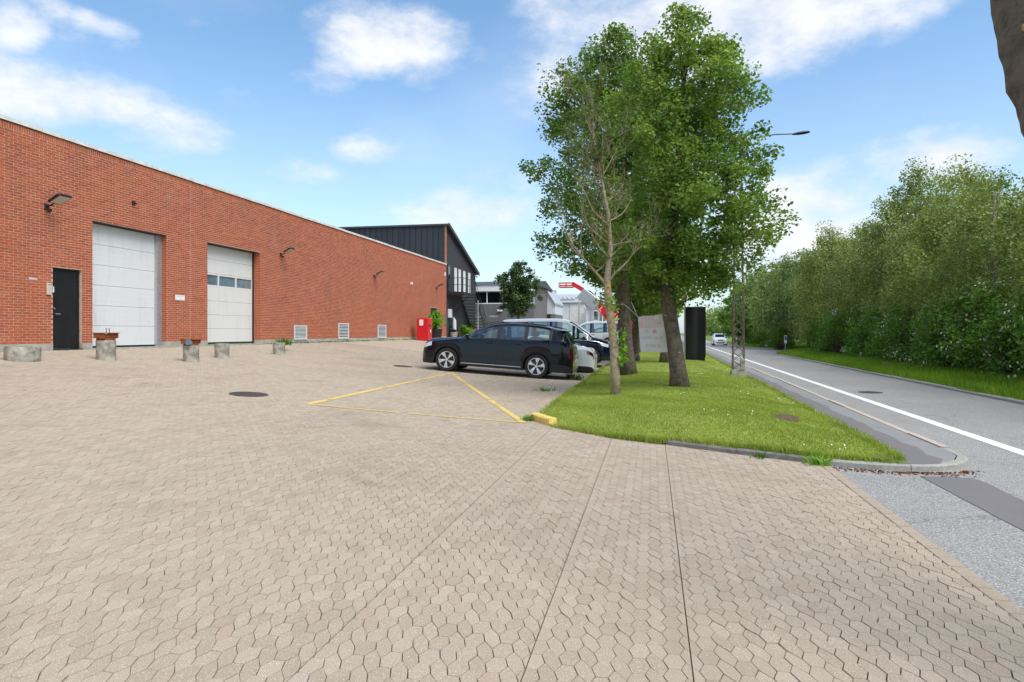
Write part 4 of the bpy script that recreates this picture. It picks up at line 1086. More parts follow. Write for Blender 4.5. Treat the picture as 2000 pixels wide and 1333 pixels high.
# --- steel stair
st = empty('steel_stair', (-14.5, 52, WB)); st.location = (0, 0, 0); tag(st, 'black open steel stair with landing and railings on the dark wall', 'stair')
SX0, SX1 = DX + .03, DX + 1.28
MB().box(SX0, SX1, LY0, LY1, LZ - .05, LZ).box(SX0, SX1, LY0, LY0 + .05, LZ - .22, LZ - .05).box(SX1 - .05, SX1, LY0 + .05, LY1, LZ - .22, LZ - .05).build('landing', M['dark_steel'], st)
FY1 = LY1 + 4.3; nst = 15; gz = g(-14.5, FY1)
for k in range(1, nst):
    y = LY1 + (FY1 - LY1) * k / nst; z = LZ - (LZ - gz) * k / nst
    MB().box(SX0 + .12, SX1 - .06, y - .14, y + .14, z - .03, z).build('tread', M['grey_render'], st)
    MB().box(SX0 + .12, SX1 - .06, y - .155, y - .1405, z - .05, z + .005).build('nosing', M['dark_steel'], st)
for X in (SX0 + .06, SX1):
    MB().prism([(LY1 - .05, LZ - .25), (FY1, gz - .05), (FY1 + .3, gz - .05), (FY1 + .25, gz + .1), (LY1 - .05, LZ + .02)], 'x', X - .03, X + .03).build('stringer', M['dark_steel'], st)
def rail(pts, r_=.022, name='handrail'): return MB().tube(pts, r_, 6).build(name, M['dark_steel'], st, True)
for hh in (.55, 1.05):
    rail([(SX0, LY0 + .03, LZ + hh), (SX1, LY0 + .03, LZ + hh), (SX1, LY1, LZ + hh), (SX1, FY1 + .1, gz + hh)])
for (x, y, z) in ((SX1, LY0 + .03, LZ), (SX0 + .1, LY0 + .03, LZ), (SX1, (LY0 + LY1) / 2, LZ), (SX1, LY1, LZ), (SX1, LY1 + 1.45, LZ - (LZ - gz) / 3), (SX1, LY1 + 2.9, LZ - (LZ - gz) * 2 / 3), (SX1, FY1 + .1, gz)): rail([(x, y, z - .2), (x, y, z + 1.05)], .024, 'post')
for y in (LY0 + .6, LY0 + 2.2): rail([(DX + .02, y, LZ - 1.5), (SX1 - .15, y, LZ - .18)], .03, 'brace')
MB().tube([(SX1 + .06, LY1 + .55, WB - .1), (SX1 + .06, LY1 + .55, LZ - .45)], .055, 10).build('support_column', M['galvanised'], st, True)

# ================================================================ buildings beyond the yard
def win_grid(par, X0, X1, Yf, z0, z1, n, fr=.10, name='window', back=True):
    wd = (X1 - X0) / n
    if back: MB().box(X0, X1, Yf + .30, Yf + .34, z0, z1).build('room_wall', M['dim_room'], par)
    for i in range(n):
        a = X0 + i * wd; b = a + wd; wn = empty(name, (0, 0, 0), 0, par)
        MB().box(a, a + fr / 2, Yf - .04, Yf + .06, z0, z1).box(b - fr / 2, b, Yf - .04, Yf + .06, z0, z1).box(a + fr / 2, b - fr / 2, Yf - .04, Yf + .06, z0, z0 + fr).box(a + fr / 2, b - fr / 2, Yf - .04, Yf + .06, z1 - fr, z1).build('frame', M['white_paint'], wn)
        MB().box(a + fr / 2, b - fr / 2, Yf + .0, Yf + .01, z0 + fr, z1 - fr).build('pane', M['window_glass'], wn)
# grey office with ribbon windows
zd = 72.0; gb = empty('grey_office', (0, 0, 0)); tag(gb, 'grey office with a ribbon of white framed windows behind the stair', 'building')
xl, yf = at(905, zd); xr, _ = at(1046, zd); yf = at(960, zd)[1]
H = lambda y, z=zd: hgt(y, z)
z_g = g(-14, 60) - .3
zw0, zw1, zf1, zr = H(594), H(569), H(558), H(543)
MB().box(xl - 10, xr, yf, yf + .3, z_g, zw0).box(xl - 10, xr, yf, yf + .3, zw1, zf1).build('wall', M['grey_render'], gb)
MB().box(xl - 10, xr, yf + .3, yf + 12, z_g, zf1 - .02).build('core', M['grey_render'], gb) if False else None
MB().box(xr - .3, xr, yf + .3, yf + 12, z_g, zf1).box(xl - 10, xr - .3, yf + 11.7, yf + 12, z_g, zf1).build('side_wall', M['grey_render'], gb)
MB().box(xl - 10.2, xr + .2, yf - .25, yf - .01, zw1 - .02, zf1 + .03).build('fascia', M['white_paint'], gb)
MB().prism([(yf - .35, zf1 + .02), (yf + 6, zr + .05), (yf + 12.3, zf1 + .02)], 'x', xl - 10.3, xr + .3).build('roof', M['grey_roof'], gb)
win_grid(gb, xl - 6.0, xr, yf + .1, zw0, zw1, 8)
MB().box(xl - 10, xl - 6.0, yf + .1, yf + .3, zw0, zw1).build('end_panel', M['grey_render'], gb)
for x in (930, 965): MB().box(at(x, zd)[0] - .5, at(x, zd)[0] + .5, yf - .012, yf - .001, H(620), H(617)).build('wall_mark', M['concrete'], gb)
MB().bbox(at(973, zd)[0], at(973, zd)[0] + .5, yf - .28, yf, H(609), H(605), .02).build('wall_lamp', M['white_paint'], gb)
# pale gabled hall
zd = 80.0; hb = empty('gabled_hall', (0, 0, 0)); tag(hb, 'pale gabled hall with grey base right of the round tree', 'building')
xl = at(1000, zd)[0]; xr = at(1084.5, zd)[0]; xp = at(1064, zd)[0]; yf = at(1060, zd)[1]; H = lambda y: hgt(y, 80.0)
xl = xp - (xr - xp) * 2.4
zpk, zev, zbs = H(562), H(593), H(614)
sl_ = (zpk - zev) / (xr - xp)
MB().prism([(xl, zbs), (xr, zbs), (xr, zev), (xp, zpk), (xl, zpk - sl_ * .42 * (xp - xl))], 'y', yf, yf + 7).build('upper_wall', M['pale_cladding'], hb)
for k in range(1, 14):
    x = xl + (xr - xl) * k / 14; MB().box(x - .012, x + .012, yf - .02, yf - .001, zbs, min(zpk - sl_ * max(0, x - xp), zpk - sl_ * .42 * max(0, xp - x)) - .1).build('cladding_seam', M['banner_print'], hb)
MB().box(xl, xr, yf - .05, yf + 7, z_g - .3, zbs).build('base_wall', M['grey_render'], hb)
MB().prism([(xp, zpk), (xr + .15, zev - .2), (xr + .15, zev + .1), (xp, zpk + .28)], 'y', yf - .25, yf + .05).build('roof_edge', M['white_paint'], hb)
MB().prism([(xp, zpk + .01), (xr + .12, zev - .15), (xr + .12, zev + .05), (xp, zpk + .2)], 'y', yf + .05, yf + 7).build('roof', M['light_grey_roof'], hb)
MB().prism([(xl - .15, zpk - sl_ * .42 * (xp - xl) - .1), (xp, zpk), (xp, zpk + .28), (xl - .15, zpk - sl_ * .42 * (xp - xl) + .2)], 'y', yf - .25, yf + .05).build('roof_edge', M['white_paint'], hb)
xd0, xd1 = at(1066, 80)[0], at(1076, 80)[0]; MB().box(xd0, xd1, yf - .08, yf - .051, H(623), H(614)).build('dark_opening', M['dark_interior'], hb)
# long low white warehouse
zd = 96.0; wb = empty('white_warehouse', (0, 0, 0)); tag(wb, 'low white warehouse with grey sheet roof and a roller door', 'building')
H = lambda y: hgt(y, 96.0); yf = at(1110, zd)[1]; P = lambda x: at(x, zd)[0]
MB().box(P(1086), P(1113), yf, yf + .3, z_g, H(592)).build('wall', M['white_render'], wb)
ns = 11; zt_, zb_ = H(593), H(632)
for k in range(ns): MB().bbox(P(1087), P(1112), yf - .06, yf - .002, zb_ + (zt_ - zb_) * k / ns + .012, zb_ + (zt_ - zb_) * (k + 1) / ns - .012, .01).build('door_slat', M['white_door'], wb)
MB().box(P(1060), P(1146), yf + .35, yf + 10, z_g, H(584)).build('wall', M['concrete'], wb)
MB().prism([(yf - .4, H(592)), (yf + 5.2, H(574)), (yf + 10.3, H(588)), (yf + 10.3, H(586)), (yf + 5.2, H(571)), (yf - .4, H(590.5))], 'x', P(1060), P(1146)).build('roof', M['light_grey_roof'], wb)
for k in range(7): MB().box(P(1078 + 9 * k), P(1079 + 9 * k), yf + .6, yf + 4.6, H(582), H(580)).build('roof_rib', M['galvanised'], wb)
MB().prism([(P(1113), z_g), (P(1148), z_g), (P(1148), H(581)), (P(1140), H(577)), (P(1113), H(591))], 'y', yf - .15, yf + .2).build('gable_wall', M['dirty_white'], wb)
MB().box(P(1070), P(1074.5), yf + 5, yf + 6, H(585), H(562.5)).build('chimney', M['concrete'], wb)
# pale flat roofed unit
ub = empty('flat_roof_unit', (0, 0, 0)); tag(ub, 'pale blue white unit with a flat roof behind the leaning boom', 'building')
zd = 90.0; H = lambda y: hgt(y, 90.0); yf = at(1160, zd)[1]; P = lambda x: at(x, zd)[0]
MB().box(P(1143.5), P(1232), yf + .2, yf + 9, z_g, H(597)).build('wall', M['pale_cladding'], ub)
MB().box(P(1143), P(1232), yf - .3, yf + 9.2, H(597), H(594)).build('roof', M['grey_roof'], ub)
MB().box(P(1153), P(1155), yf, yf + .2, z_g, H(597)).build('downpipe', M['galvanised'], ub)
win_grid(ub, P(1159), P(1169), yf + .05, H(627), H(607), 1); win_grid(ub, P(1170), P(1184), yf + .05, H(630), H(607), 2)
win_grid(ub, P(1190), P(1228), yf + .05, H(625), H(607), 5)
# wall / hedge closing the view between the trees
lp = empty('lamp_pole', (at(1131, 88)[0], at(1131, 88)[1], z_g)); tag(lp, 'grey pole standing before the white warehouse', 'pole')
MB().tube([(0, 0, -.2), (0, 0, hgt(577, 88) - z_g)], [.11, .085], 10).build('shaft', M['galvanised'], lp, True); MB().lathe([(.13, 0), (.13, .05), (.001, .07)], 10).build('cap', M['galvanised'], lp, True, (0, 0, hgt(577, 88) - z_g))
# ================================================================ vehicles
def wheel_meshes(rad, wd, style, key, cache={}):
    if key in cache: return cache[key]
    ro = rad; ri = rad * .705
    ty = MB().lathe([(ri, -wd / 2 + .01), (ro * .93, -wd / 2), (ro * .985, -wd / 2 + .03), (ro, -wd / 4), (ro, wd / 4), (ro * .985, wd / 2 - .03), (ro * .93, wd / 2), (ri, wd / 2 - .01)], 36, axis='y', cap=False).mesh('tyre', M['tyre'], True)
    disc = MB().lathe([(ri * 1.0, -wd / 2 + .045), (ri * .98, -wd / 2 + .05), (.001, -wd / 2 + .05)], 30, axis='y').mesh('rim', M['rim_black'], True)
    sp = MB(); y0 = -wd / 2 + .012
    ring = []
    n = 40
    for k in range(n):
        t = 2 * math.pi * k / n
        for r_ in (ri * 1.0, ri * .93): ring.append((r_ * math.cos(t), y0, r_ * math.sin(t)))
    sp.add(ring, [(2 * k, 2 * ((k + 1) % n), 2 * ((k + 1) % n) + 1, 2 * k + 1) for k in range(n)])
    for k in range(5):
        t = 2 * math.pi * k / 5 + .3
        def P(r_, a, y): return (r_ * math.cos(t + a), y, r_ * math.sin(t + a))
        if style == 'blade':
            pts = [(.16, -.40), (.16, .30), (.55, .36), (.96, .40), (.96, -.12), (.6, -.14)]
        else:
            pts = [(.15, -.35), (.15, .35), (.6, .16), (.95, .20), (.95, -.20), (.6, -.16)]
        V = [P(ri * a, b, y0 + .004 + (.02 if a < .4 else 0)) for a, b in pts] + [P(ri * a, b, y0 + .04) for a, b in pts]; m_ = len(pts)
        sp.add(V, [tuple(range(m_)), tuple(range(m_, 2 * m_))[::-1]] + [(i, (i + 1) % m_, m_ + (i + 1) % m_, m_ + i) for i in range(m_)])
    sp.lathe([(ri * .16, y0 + .04), (ri * .14, y0 + .0), (.001, y0)], 14, axis='y')
    spm = sp.mesh('spokes', M['rim_silver'])
    cache[key] = (ty, disc, spm); return cache[key]

def make_car(label, cat, name, paint, P, loc, rz, pitch=0.0, group=None, roof_paint=None):
    """P: profile dictionary; local x runs from the nose (0) to the tail (L)"""
    car = empty(name, loc, rz); tag(car, label, cat, group); car.rotation_euler = (0, pitch, rz)
    L, W = P['L'], P['W'] / 2
    top = np.array(P['top']); belt = np.array(P['belt']); plan = np.array(P['plan']); roofw = np.array(P['roofw'])
    zf = P['zf']; ax = P['axles']; rw = P['rw']; ra = rw * 1.13
    xs = set(np.round(np.linspace(0, L, int(L / .07) + 1), 4))
    for a in ax:
        for t in np.linspace(0, math.pi, 13): xs.add(round(a + ra * math.cos(t), 4))
    for s in P['windows']: xs.update([round(s[0], 4), round(s[1], 4)])
    for s in (P['wind'], P['rear'], ): xs.update([round(s[0], 4), round(s[1], 4)])
    xs.update([round(v, 4) for v in (.03, .01, L - .03, L - .01)])
    xs = np.array(sorted(x for x in xs if 0 <= x <= L)); 
    keep = [0]
    for i in range(1, len(xs)):
        if xs[i] - xs[keep[-1]] > .008: keep.append(i)
    xs = xs[keep]
    def sm_interp(tab, x, k=.05):
        return (np.interp(x - k, tab[:, 0], tab[:, 1]) + 2 * np.interp(x, tab[:, 0], tab[:, 1]) + np.interp(x + k, tab[:, 0], tab[:, 1])) / 4
    zt = sm_interp(top, xs, .03); zbl = sm_interp(belt, xs); wp = sm_interp(plan, xs, .03) * W; wr = sm_interp(roofw, xs) * W
    secs = []
    for i, x in enumerate(xs):
        za = zf(x) if callable(zf) else zf
        zl = za
        for a in ax:
            if abs(x - a) < ra: zl = max(zl, rw + math.sqrt(ra * ra - (x - a) ** 2))
        w_ = wp[i]; t = zt[i]; bz = min(zbl[i], t - .03); bz = max(bz, zl + .05) if t > zl + .1 else bz
        r_ = min(wr[i], w_ * .96); zr = t - min(.06, .28 * max(.02, t - bz))
        inner = min(.70 * W, w_ * .8)
        b_ = w_ * .965; c0, c1 = P.get('crease', (9, 9)); cr = float(sstep(c0, c0 + .3, x) * (1 - sstep(c1 - .3, c1, x)))
        lp = lambda f, a, b: a + (b - a) * f
        sec = [(0, za), (inner, za), (inner, zl), (w_ * .965, zl), (w_ * (.992 + cr * .006), lp(.25 - .09 * cr, zl, bz)), (w_ * (1.0 - .014 * cr), lp(.55 - .24 * cr, zl, bz)), (w_ * (.990 + .008 * cr), lp(.82 - .06 * cr, zl, bz)), (b_, bz),
               (lp(.07, b_, r_), lp(.07, bz, zr)), (lp(.90, b_, r_), lp(.90, bz, zr)), (r_, zr), (r_ * .84, t - .010), (r_ * .45, t - .002), (0, t)]
        secs.append(sec)
    S = np.array(secs); NS, NP = S.shape[:2]
    def vid(i, j, side): return (i * NP + j) * 2 + side
    V = []
    for i in range(NS):
        for j in range(NP):
            y, z = S[i, j]; V.append((xs[i], -y, z)); V.append((xs[i], y, z))
    groups = {}
    def put(k, f): groups.setdefault(k, []).append(f)
    for i in range(NS - 1):
        xm = (xs[i] + xs[i + 1]) / 2; gh = min(S[i, 10, 1] - S[i, 7, 1], S[i + 1, 10, 1] - S[i + 1, 7, 1])
        for j in range(NP - 1):
            for s in (0, 1):
                f = (vid(i, j, s), vid(i + 1, j, s), vid(i + 1, j + 1, s), vid(i, j + 1, s)); f = f if s == 1 else f[::-1]
                key = 'body'
                if j < 3: key = 'underbody'
                elif j == 3 and P.get('clad', True): key = 'sill_trim'
                elif j == 8 and gh > .10:
                    for wi, (a, b, *_) in enumerate(P['windows']):
                        if a <= xm <= b: key = ('side_window', wi, s)
                    if key == 'body' and P['windows'][0][0] - .05 < xm < P['windows'][-1][1] + .1: key = 'pillar_trim'
                elif j in (7, 9) and gh > .10 and P['windows'][0][0] - .02 < xm < P['windows'][-1][1] + .02: key = 'pillar_trim' if j == 7 else 'roof'
                elif j >= 10 and P['wind'][0] <= xm <= P['wind'][1] and j >= 11: key = 'windscreen'
                elif j >= 11 and P['rear'][0] <= xm <= P['rear'][1]: key = 'rear_window'
                elif j >= 10 and P['wind'][1] < xm < P['rear'][0]: key = 'roof'
                if key == 'body':
                    for (nm, a, b, j0, j1) in P['lights']:
                        if a <= xm <= b and j0 <= j <= j1: key = (nm, 0, s)
                put(key, f)
    for s_, i in ((0, 0), (1, NS - 1)):
        loop = [vid(i, j, 1) for j in range(NP)] + [vid(i, j, 0) for j in range(NP - 2, 0, -1)]
        put('body', tuple(loop if s_ else loop[::-1]))
    mats = {'body': paint, 'underbody': 'car_trim', 'sill_trim': P.get('sill', paint), 'side_window': P.get('glass', 'car_glass'), 'windscreen': P.get('glass', 'car_glass'), 'rear_window': 'dark_glass', 'pillar_trim': P.get('pillar', 'car_trim'), 'roof': roof_paint or paint, 'headlight': 'lamp_clear', 'tail_light': 'tail_red', 'grille': 'car_trim'}
    for k, fs in groups.items():
        nm = k[0] if isinstance(k, tuple) else k
        used = sorted({v for f in fs for v in f}); mp_ = {v: i for i, v in enumerate(used)}
        mb = MB().add([V[v] for v in used], [tuple(mp_[v] for v in f) for f in fs]); me = mb.mesh(nm, M[mats[nm]])
        me.polygons.foreach_set('use_smooth', [True] * len(me.polygons)); me.set_sharp_from_angle(angle=R(38)); link(nm, me, car)
    def side_pt(x, f, s, out=.002):
        i = int(np.argmin(np.abs(xs - x))); prof = S[i]; zl, zb = prof[3, 1], prof[7, 1]; z = zl + (zb - zl) * f
        y = np.interp(z, prof[3:8, 1], prof[3:8, 0]); return (x, (y + out) * (1 if s else -1), z)
    for s in (0, 1):
        for (x0, x1) in P.get('seams', []):
            pts = [side_pt(x0 + (x1 - x0) * t, t, s, .0015) for t in np.linspace(.03, 1, 7)]
            mb = MB(); Vv = []
            for p in pts: Vv += [(p[0] - .008, p[1], p[2]), (p[0] + .008, p[1], p[2])]
            mb.add(Vv, [(2 * i, 2 * i + 1, 2 * i + 3, 2 * i + 2) for i in range(len(pts) - 1)]).build('door_seam', M['car_trim'], car)
        for x in P.get('handles', []):
            p = side_pt(x, .86, s, .0); sg = 1 if s else -1
            MB().bbox(p[0] - .11, p[0] + .11, min(p[1] - .005 * sg, p[1] + .014 * sg), max(p[1] - .005 * sg, p[1] + .014 * sg), p[2] - .015, p[2] + .012, .005).build('door_handle', M[P.get('handle_m', 'car_trim')], car)
        if P.get('mirror'):
            x = P['mirror']; p = side_pt(x, 1.0, s, 0.0); sg = 1 if s else -1
            mb = MB().lathe([(.001, -.10), (.07, -.08), (.095, 0), (.085, .06), (.001, .075)], 12); mb.v = [(q[0] * .75, q[1] * 1.15, q[2] * .8) for q in mb.v]
            mo = mb.build('mirror', M[P.get('mirror_m', 'car_trim')], car, True, (p[0], p[1] + sg * .13, p[2] + .08)); MB().tube([(0, -sg * .14, -.07), (0, 0, -.04)], .025, 6).build('stalk', M['car_trim'], mo)
        for ai, a in enumerate(ax):
            wl_ = empty('wheel', (a, (W - P['tw'] / 2 - .012) * (1 if s else -1), rw), math.pi if s else 0, car)
            ty, di, spk = wheel_meshes(rw, P['tw'], P.get('rim', 'blade'), (name, paint))
            link('tyre', ty, wl_); link('rim', di, wl_); link('spokes', spk, wl_)
            wl_.rotation_euler = (0, random.uniform(0, 1.2), math.pi if s else 0)
    # inside
    z0 = (zf(L / 2) if callable(zf) else zf) + .12; bz = float(np.interp(L / 2, belt[:, 0], belt[:, 1]))
    for sx in P.get('seats', []):
        for s in (-1, 1):
            MB().bbox(sx, sx + .5, s * W * .42 - .25, s * W * .42 + .25, z0, z0 + .35, .06).prism([(sx + .45, z0 + .2), (sx + .60, z0 + .2), (sx + .74, bz + .14), (sx + .64, bz + .14)], 'y', s * W * .42 - .23, s * W * .42 + .23).bbox(sx + .64, sx + .74, s * W * .42 - .12, s * W * .42 + .12, bz + .16, bz + .34, .03).build('seat', M['seat_fabric'], car)
    wx = P['wind'][0]
    MB().bbox(wx - .1, wx + .55, -W * .78, W * .78, bz - .3, bz - .03, .05).build('dashboard', M['dark_interior'], car)
    for (end, zz, h_, ww) in P.get('plates', []):
        i = 0 if end == 'f' else NS - 1; X = -.012 if end == 'f' else L
        MB().bbox(X, X + .012, -ww / 2, ww / 2, zz - h_ / 2, zz + h_ / 2, .003).build('number_plate', M['plate'], car)
    for fn in P.get('extra', []): fn(car, side_pt)
    return car

PL_ROUND = lambda L, f=.80, r=.80: [(0, f * .9), (.06, f), (.2, f + .09), (.5, .975), (1.0, 1.0), (L - 1.0, 1.0), (L - .45, .985), (L - .15, r + .09), (L - .04, r), (L, r * .92)]
def suv_extra(car, sp):
    L = 5.04
    MB().bbox(L - .52, L - .30, -.66, .66, 1.545, 1.575, .01).build('spoiler', M['car_black'], car)
    for s in (0, 1):
        sg = 1 if s else -1
        MB().tube([(1.9, sg * .66, 1.60), (2.4, sg * .655, 1.715), (3.2, sg * .645, 1.745), (4.2, sg * .635, 1.685), (4.6, sg * .63, 1.62)], .014, 6).build('roof_rail', M['car_trim'], car, True)
        p = sp(4.15, .86, s, .001); MB().box(p[0] - .1, p[0] + .1, min(p[1], p[1] + sg * .001), max(p[1], p[1] + sg * .001), p[2] - .09, p[2] + .09).build('fuel_flap', M['car_black'], car)
        for (a, b) in ((1.40, 3.38),):
            q = [sp(x, .10, s, .004) for x in np.linspace(a, b, 10)]; MB().tube(q, .011, 6).build('sill_strip', M['car_silver'], car, True)
SUV = dict(crease=(1.2, 3.6), L=5.04, W=1.96, zf=.23, axles=(.90, 3.885), rw=.385, tw=.26,
           top=[(0, .62), (.03, .80), (.08, .98), (.25, 1.06), (.8, 1.115), (1.30, 1.16), (1.75, 1.41), (2.15, 1.575), (2.45, 1.675), (2.9, 1.73), (3.4, 1.735), (4.0, 1.69), (4.5, 1.60), (4.70, 1.545), (4.80, 1.40), (4.93, 1.16), (5.0, .98), (5.04, .66)],
           belt=[(0, .80), (.3, .94), (1.2, 1.09), (2.0, 1.15), (3.6, 1.185), (4.3, 1.22), (4.7, 1.24), (5.04, 1.0)],
           plan=[(0, .70), (.05, .80), (.16, .90), (.45, .975), (1.0, 1.0), (4.1, 1.0), (4.6, .985), (4.88, .92), (5.0, .86), (5.04, .82)], roofw=[(0, .62), (.5, .74), (1.2, .80), (1.7, .74), (2.3, .685), (3.5, .675), (4.4, .66), (4.75, .70), (5.04, .74)],
           windows=[(1.62, 2.52), (2.64, 3.42), (3.54, 4.22)], wind=(1.34, 2.28), rear=(4.72, 4.92), sill='car_trim', pillar='car_trim',
           lights=[('headlight', .06, .34, 6, 6), ('grille', -.01, .02, 4, 6), ('tail_light', 4.90, 5.03, 5, 6)], seams=[(1.38, 1.34), (2.56, 2.58), (3.52, 3.42)], handles=[2.32, 3.28], mirror=1.58, mirror_m='car_black', seats=(1.95, 2.95),
           plates=[('r', .62, .11, .5)], extra=[suv_extra], handle_m='car_black')
XF, XR = -6.67, -3.60
pit = math.atan2(g(XR, 22.6) - g(XF, 22.6), XR - XF)
make_car('shiny black estate SUV parked nose to the yard, nearest of the cars', 'car', 'parked_car', 'car_black', SUV, (XF - .90 * math.cos(pit) + .06, 22.55, g(XF, 22.5) + .90 * math.tan(-pit) * -1 * -1), 0, -pit)
COUPE = dict(L=4.60, W=1.85, zf=.2, axles=(.85, 3.6), rw=.34, tw=.23,
             top=[(0, .55), (.05, .72), (.2, .84), (.8, .95), (1.25, 1.02), (1.9, 1.38), (2.4, 1.49), (2.9, 1.47), (3.5, 1.33), (4.15, 1.11), (4.42, 1.09), (4.52, 1.0), (4.6, .6)],
             belt=[(0, .7), (1.2, .92), (3.0, .99), (4.3, 1.02), (4.6, .9)], plan=PL_ROUND(4.6, .78, .80),
             roofw=[(0, .6), (.5, .74), (1.3, .8), (2.2, .68), (3.2, .67), (4.1, .74), (4.6, .74)], windows=[(1.65, 2.45), (2.56, 3.3)], wind=(1.3, 2.05), rear=(3.2, 4.1),
             lights=[('headlight', .05, .35, 5, 6), ('tail_light', 4.34, 4.57, 6, 6)], seams=[(1.4, 1.4), (2.5, 2.5), (3.3, 3.1)], handles=[2.3, 3.1], mirror=1.6, mirror_m='car_white', seats=(1.8, 2.7), plates=[('r', .80, .11, .5)], sill='car_trim')
xr_ = at(1156, 26.6)[0]
make_car('white sloping back car wedged between the black car and the van', 'car', 'parked_car', 'car_white', COUPE, (-2.15 - 4.6, 26.75, g(-4.5, 26.5) + .0), 0, -math.atan2(g(-3.0, 26) - g(-5.9, 26), 2.9) * -1 * -1)
VAN = dict(L=4.95, W=2.0, zf=.22, axles=(.78, 3.85), rw=.37, tw=.24,
           top=[(0, .60), (.03, .85), (.12, 1.05), (.45, 1.16), (.75, 1.24), (1.15, 1.55), (1.55, 1.85), (1.9, 2.0), (2.3, 2.055), (3.5, 2.06), (4.6, 2.02), (4.80, 1.95), (4.9, 1.4), (4.95, .6)],
           belt=[(0, .9), (.5, 1.04), (1.2, 1.13), (4.5, 1.18), (4.95, 1.1)], plan=PL_ROUND(4.95, .80, .88),
           roofw=[(0, .68), (.6, .82), (1.2, .82), (1.8, .76), (4.6, .76), (4.95, .8)], windows=[(.95, 1.5), (1.62, 2.5), (2.62, 3.6), (3.72, 4.65)], wind=(.66, 1.75), rear=(4.80, 4.9),
           lights=[('headlight', .06, .42, 6, 6), ('tail_light', 4.8, 4.94, 5, 6)], seams=[(1.2, 1.1), (2.56, 2.56), (3.65, 3.65)], handles=[2.35, 2.8], mirror=1.1, seats=(1.4, 2.4, 3.3), plates=[('f', .45, .11, .5)], sill='car_trim', pillar='car_blue')
def van_extra(car, sp):
    for s in (0, 1):
        q = [sp(x, .97, s, .004) for x in np.linspace(.3, 4.8, 20)]; MB().tube(q, .012, 6).build('chrome_strip', M['chrome'], car, True)
VAN['extra'] = [van_extra]
vX = -1.75; vY = 30.55
make_car('dark blue van with pale silver roof parked nose towards the lawn', 'van', 'parked_van', 'car_blue', VAN, (vX, vY, g(-4.3, vY) - .02), math.pi, 0, roof_paint='car_silver')
CADDY = dict(L=4.4, W=1.85, zf=.22, axles=(.80, 3.5), rw=.33, tw=.21,
             top=[(0, .6), (.04, .78), (.2, .9), (.7, 1.02), (1.05, 1.12), (1.6, 1.6), (1.95, 1.76), (2.4, 1.82), (4.1, 1.80), (4.28, 1.74), (4.36, 1.2), (4.4, .6)],
             belt=[(0, .78), (1.0, .98), (4.2, 1.06), (4.4, 1.0)], plan=PL_ROUND(4.4, .8, .9), roofw=[(0, .65), (.8, .8), (1.3, .8), (1.9, .76), (4.2, .76), (4.4, .8)],
             windows=[(1.45, 2.25), (2.38, 3.15), (3.3, 4.1)], wind=(1.08, 1.85), rear=(4.28, 4.36), lights=[('headlight', .08, .4, 5, 6), ('tail_light', 4.22, 4.37, 5, 6)], seams=[(1.3, 1.3), (2.3, 2.3), (3.2, 3.2)], handles=[2.15, 2.5], mirror=1.4, seats=(1.7, 2.6), plates=[('r', .8, .11, .5)], clad=False)
cx_, cy_ = at(1214, 46.5)
make_car('white compact van seen behind the trunk of the bare tree', 'van', 'parked_van', 'car_white', CADDY, (cx_ - 4.4, cy_ + 1.0, g(cx_ - 2, cy_)), 0, 0)
SMALL = dict(COUPE, L=4.3, axles=(.8, 3.35), top=[(0, .55), (.05, .75), (.2, .85), (.9, .98), (1.2, 1.03), (1.8, 1.36), (2.3, 1.47), (3.2, 1.46), (3.9, 1.33), (4.1, 1.05), (4.25, .9), (4.3, .6)], plan=PL_ROUND(4.3, .78, .82), rear=(3.75, 4.08), windows=[(1.6, 2.4), (2.5, 3.3), (3.4, 3.75)], lights=[('headlight', .05, .35, 5, 6), ('tail_light', 4.05, 4.27, 6, 6)], mirror_m='car_purple')
cx_, cy_ = at(1228, 52)
make_car('violet blue hatchback half hidden behind the lawn trees', 'car', 'parked_car', 'car_purple', SMALL, (cx_ - 4.3, cy_ + 1.0, g(cx_ - 2, cy_)), 0, 0)
MINI = dict(L=3.8, W=1.68, zf=.2, axles=(.7, 3.1), rw=.30, tw=.2,
            top=[(0, .55), (.04, .74), (.15, .86), (.6, .96), (.95, 1.05), (1.5, 1.38), (1.9, 1.48), (2.8, 1.49), (3.4, 1.40), (3.65, 1.1), (3.8, .6)],
            belt=[(0, .72), (1.0, .93), (3.6, 1.0), (3.8, .9)], plan=PL_ROUND(3.8, .82, .85), roofw=[(0, .66), (.6, .78), (1.1, .8), (1.7, .72), (3.3, .72), (3.8, .78)],
            windows=[(1.35, 2.1), (2.2, 3.0), (3.08, 3.4)], wind=(.92, 1.62), rear=(3.4, 3.68), lights=[('headlight', .05, .40, 5, 6), ('tail_light', 3.6, 3.78, 5, 6)], seams=[(1.2, 1.2), (2.15, 2.15)], handles=[2.0], mirror=1.3, mirror_m='car_white', seats=(1.5, 2.3), plates=[('f', .42, .11, .5)], clad=False, rim='star', glass='dark_glass')
def mini_extra(car, sp):
    MB().bbox(-.01, .06, -.34, .34, .62, .74, .02).build('grille', M['car_trim'], car)
    MB().bbox(-.012, .06, -.45, .45, .27, .42, .02).build('lower_grille', M['car_trim'], car)
MINI['extra'] = [mini_extra]
make_car('small white car driving towards the camera on the road', 'car', 'moving_car', 'car_white', MINI, (8.35, 88, -.012), math.pi / 2, 0)

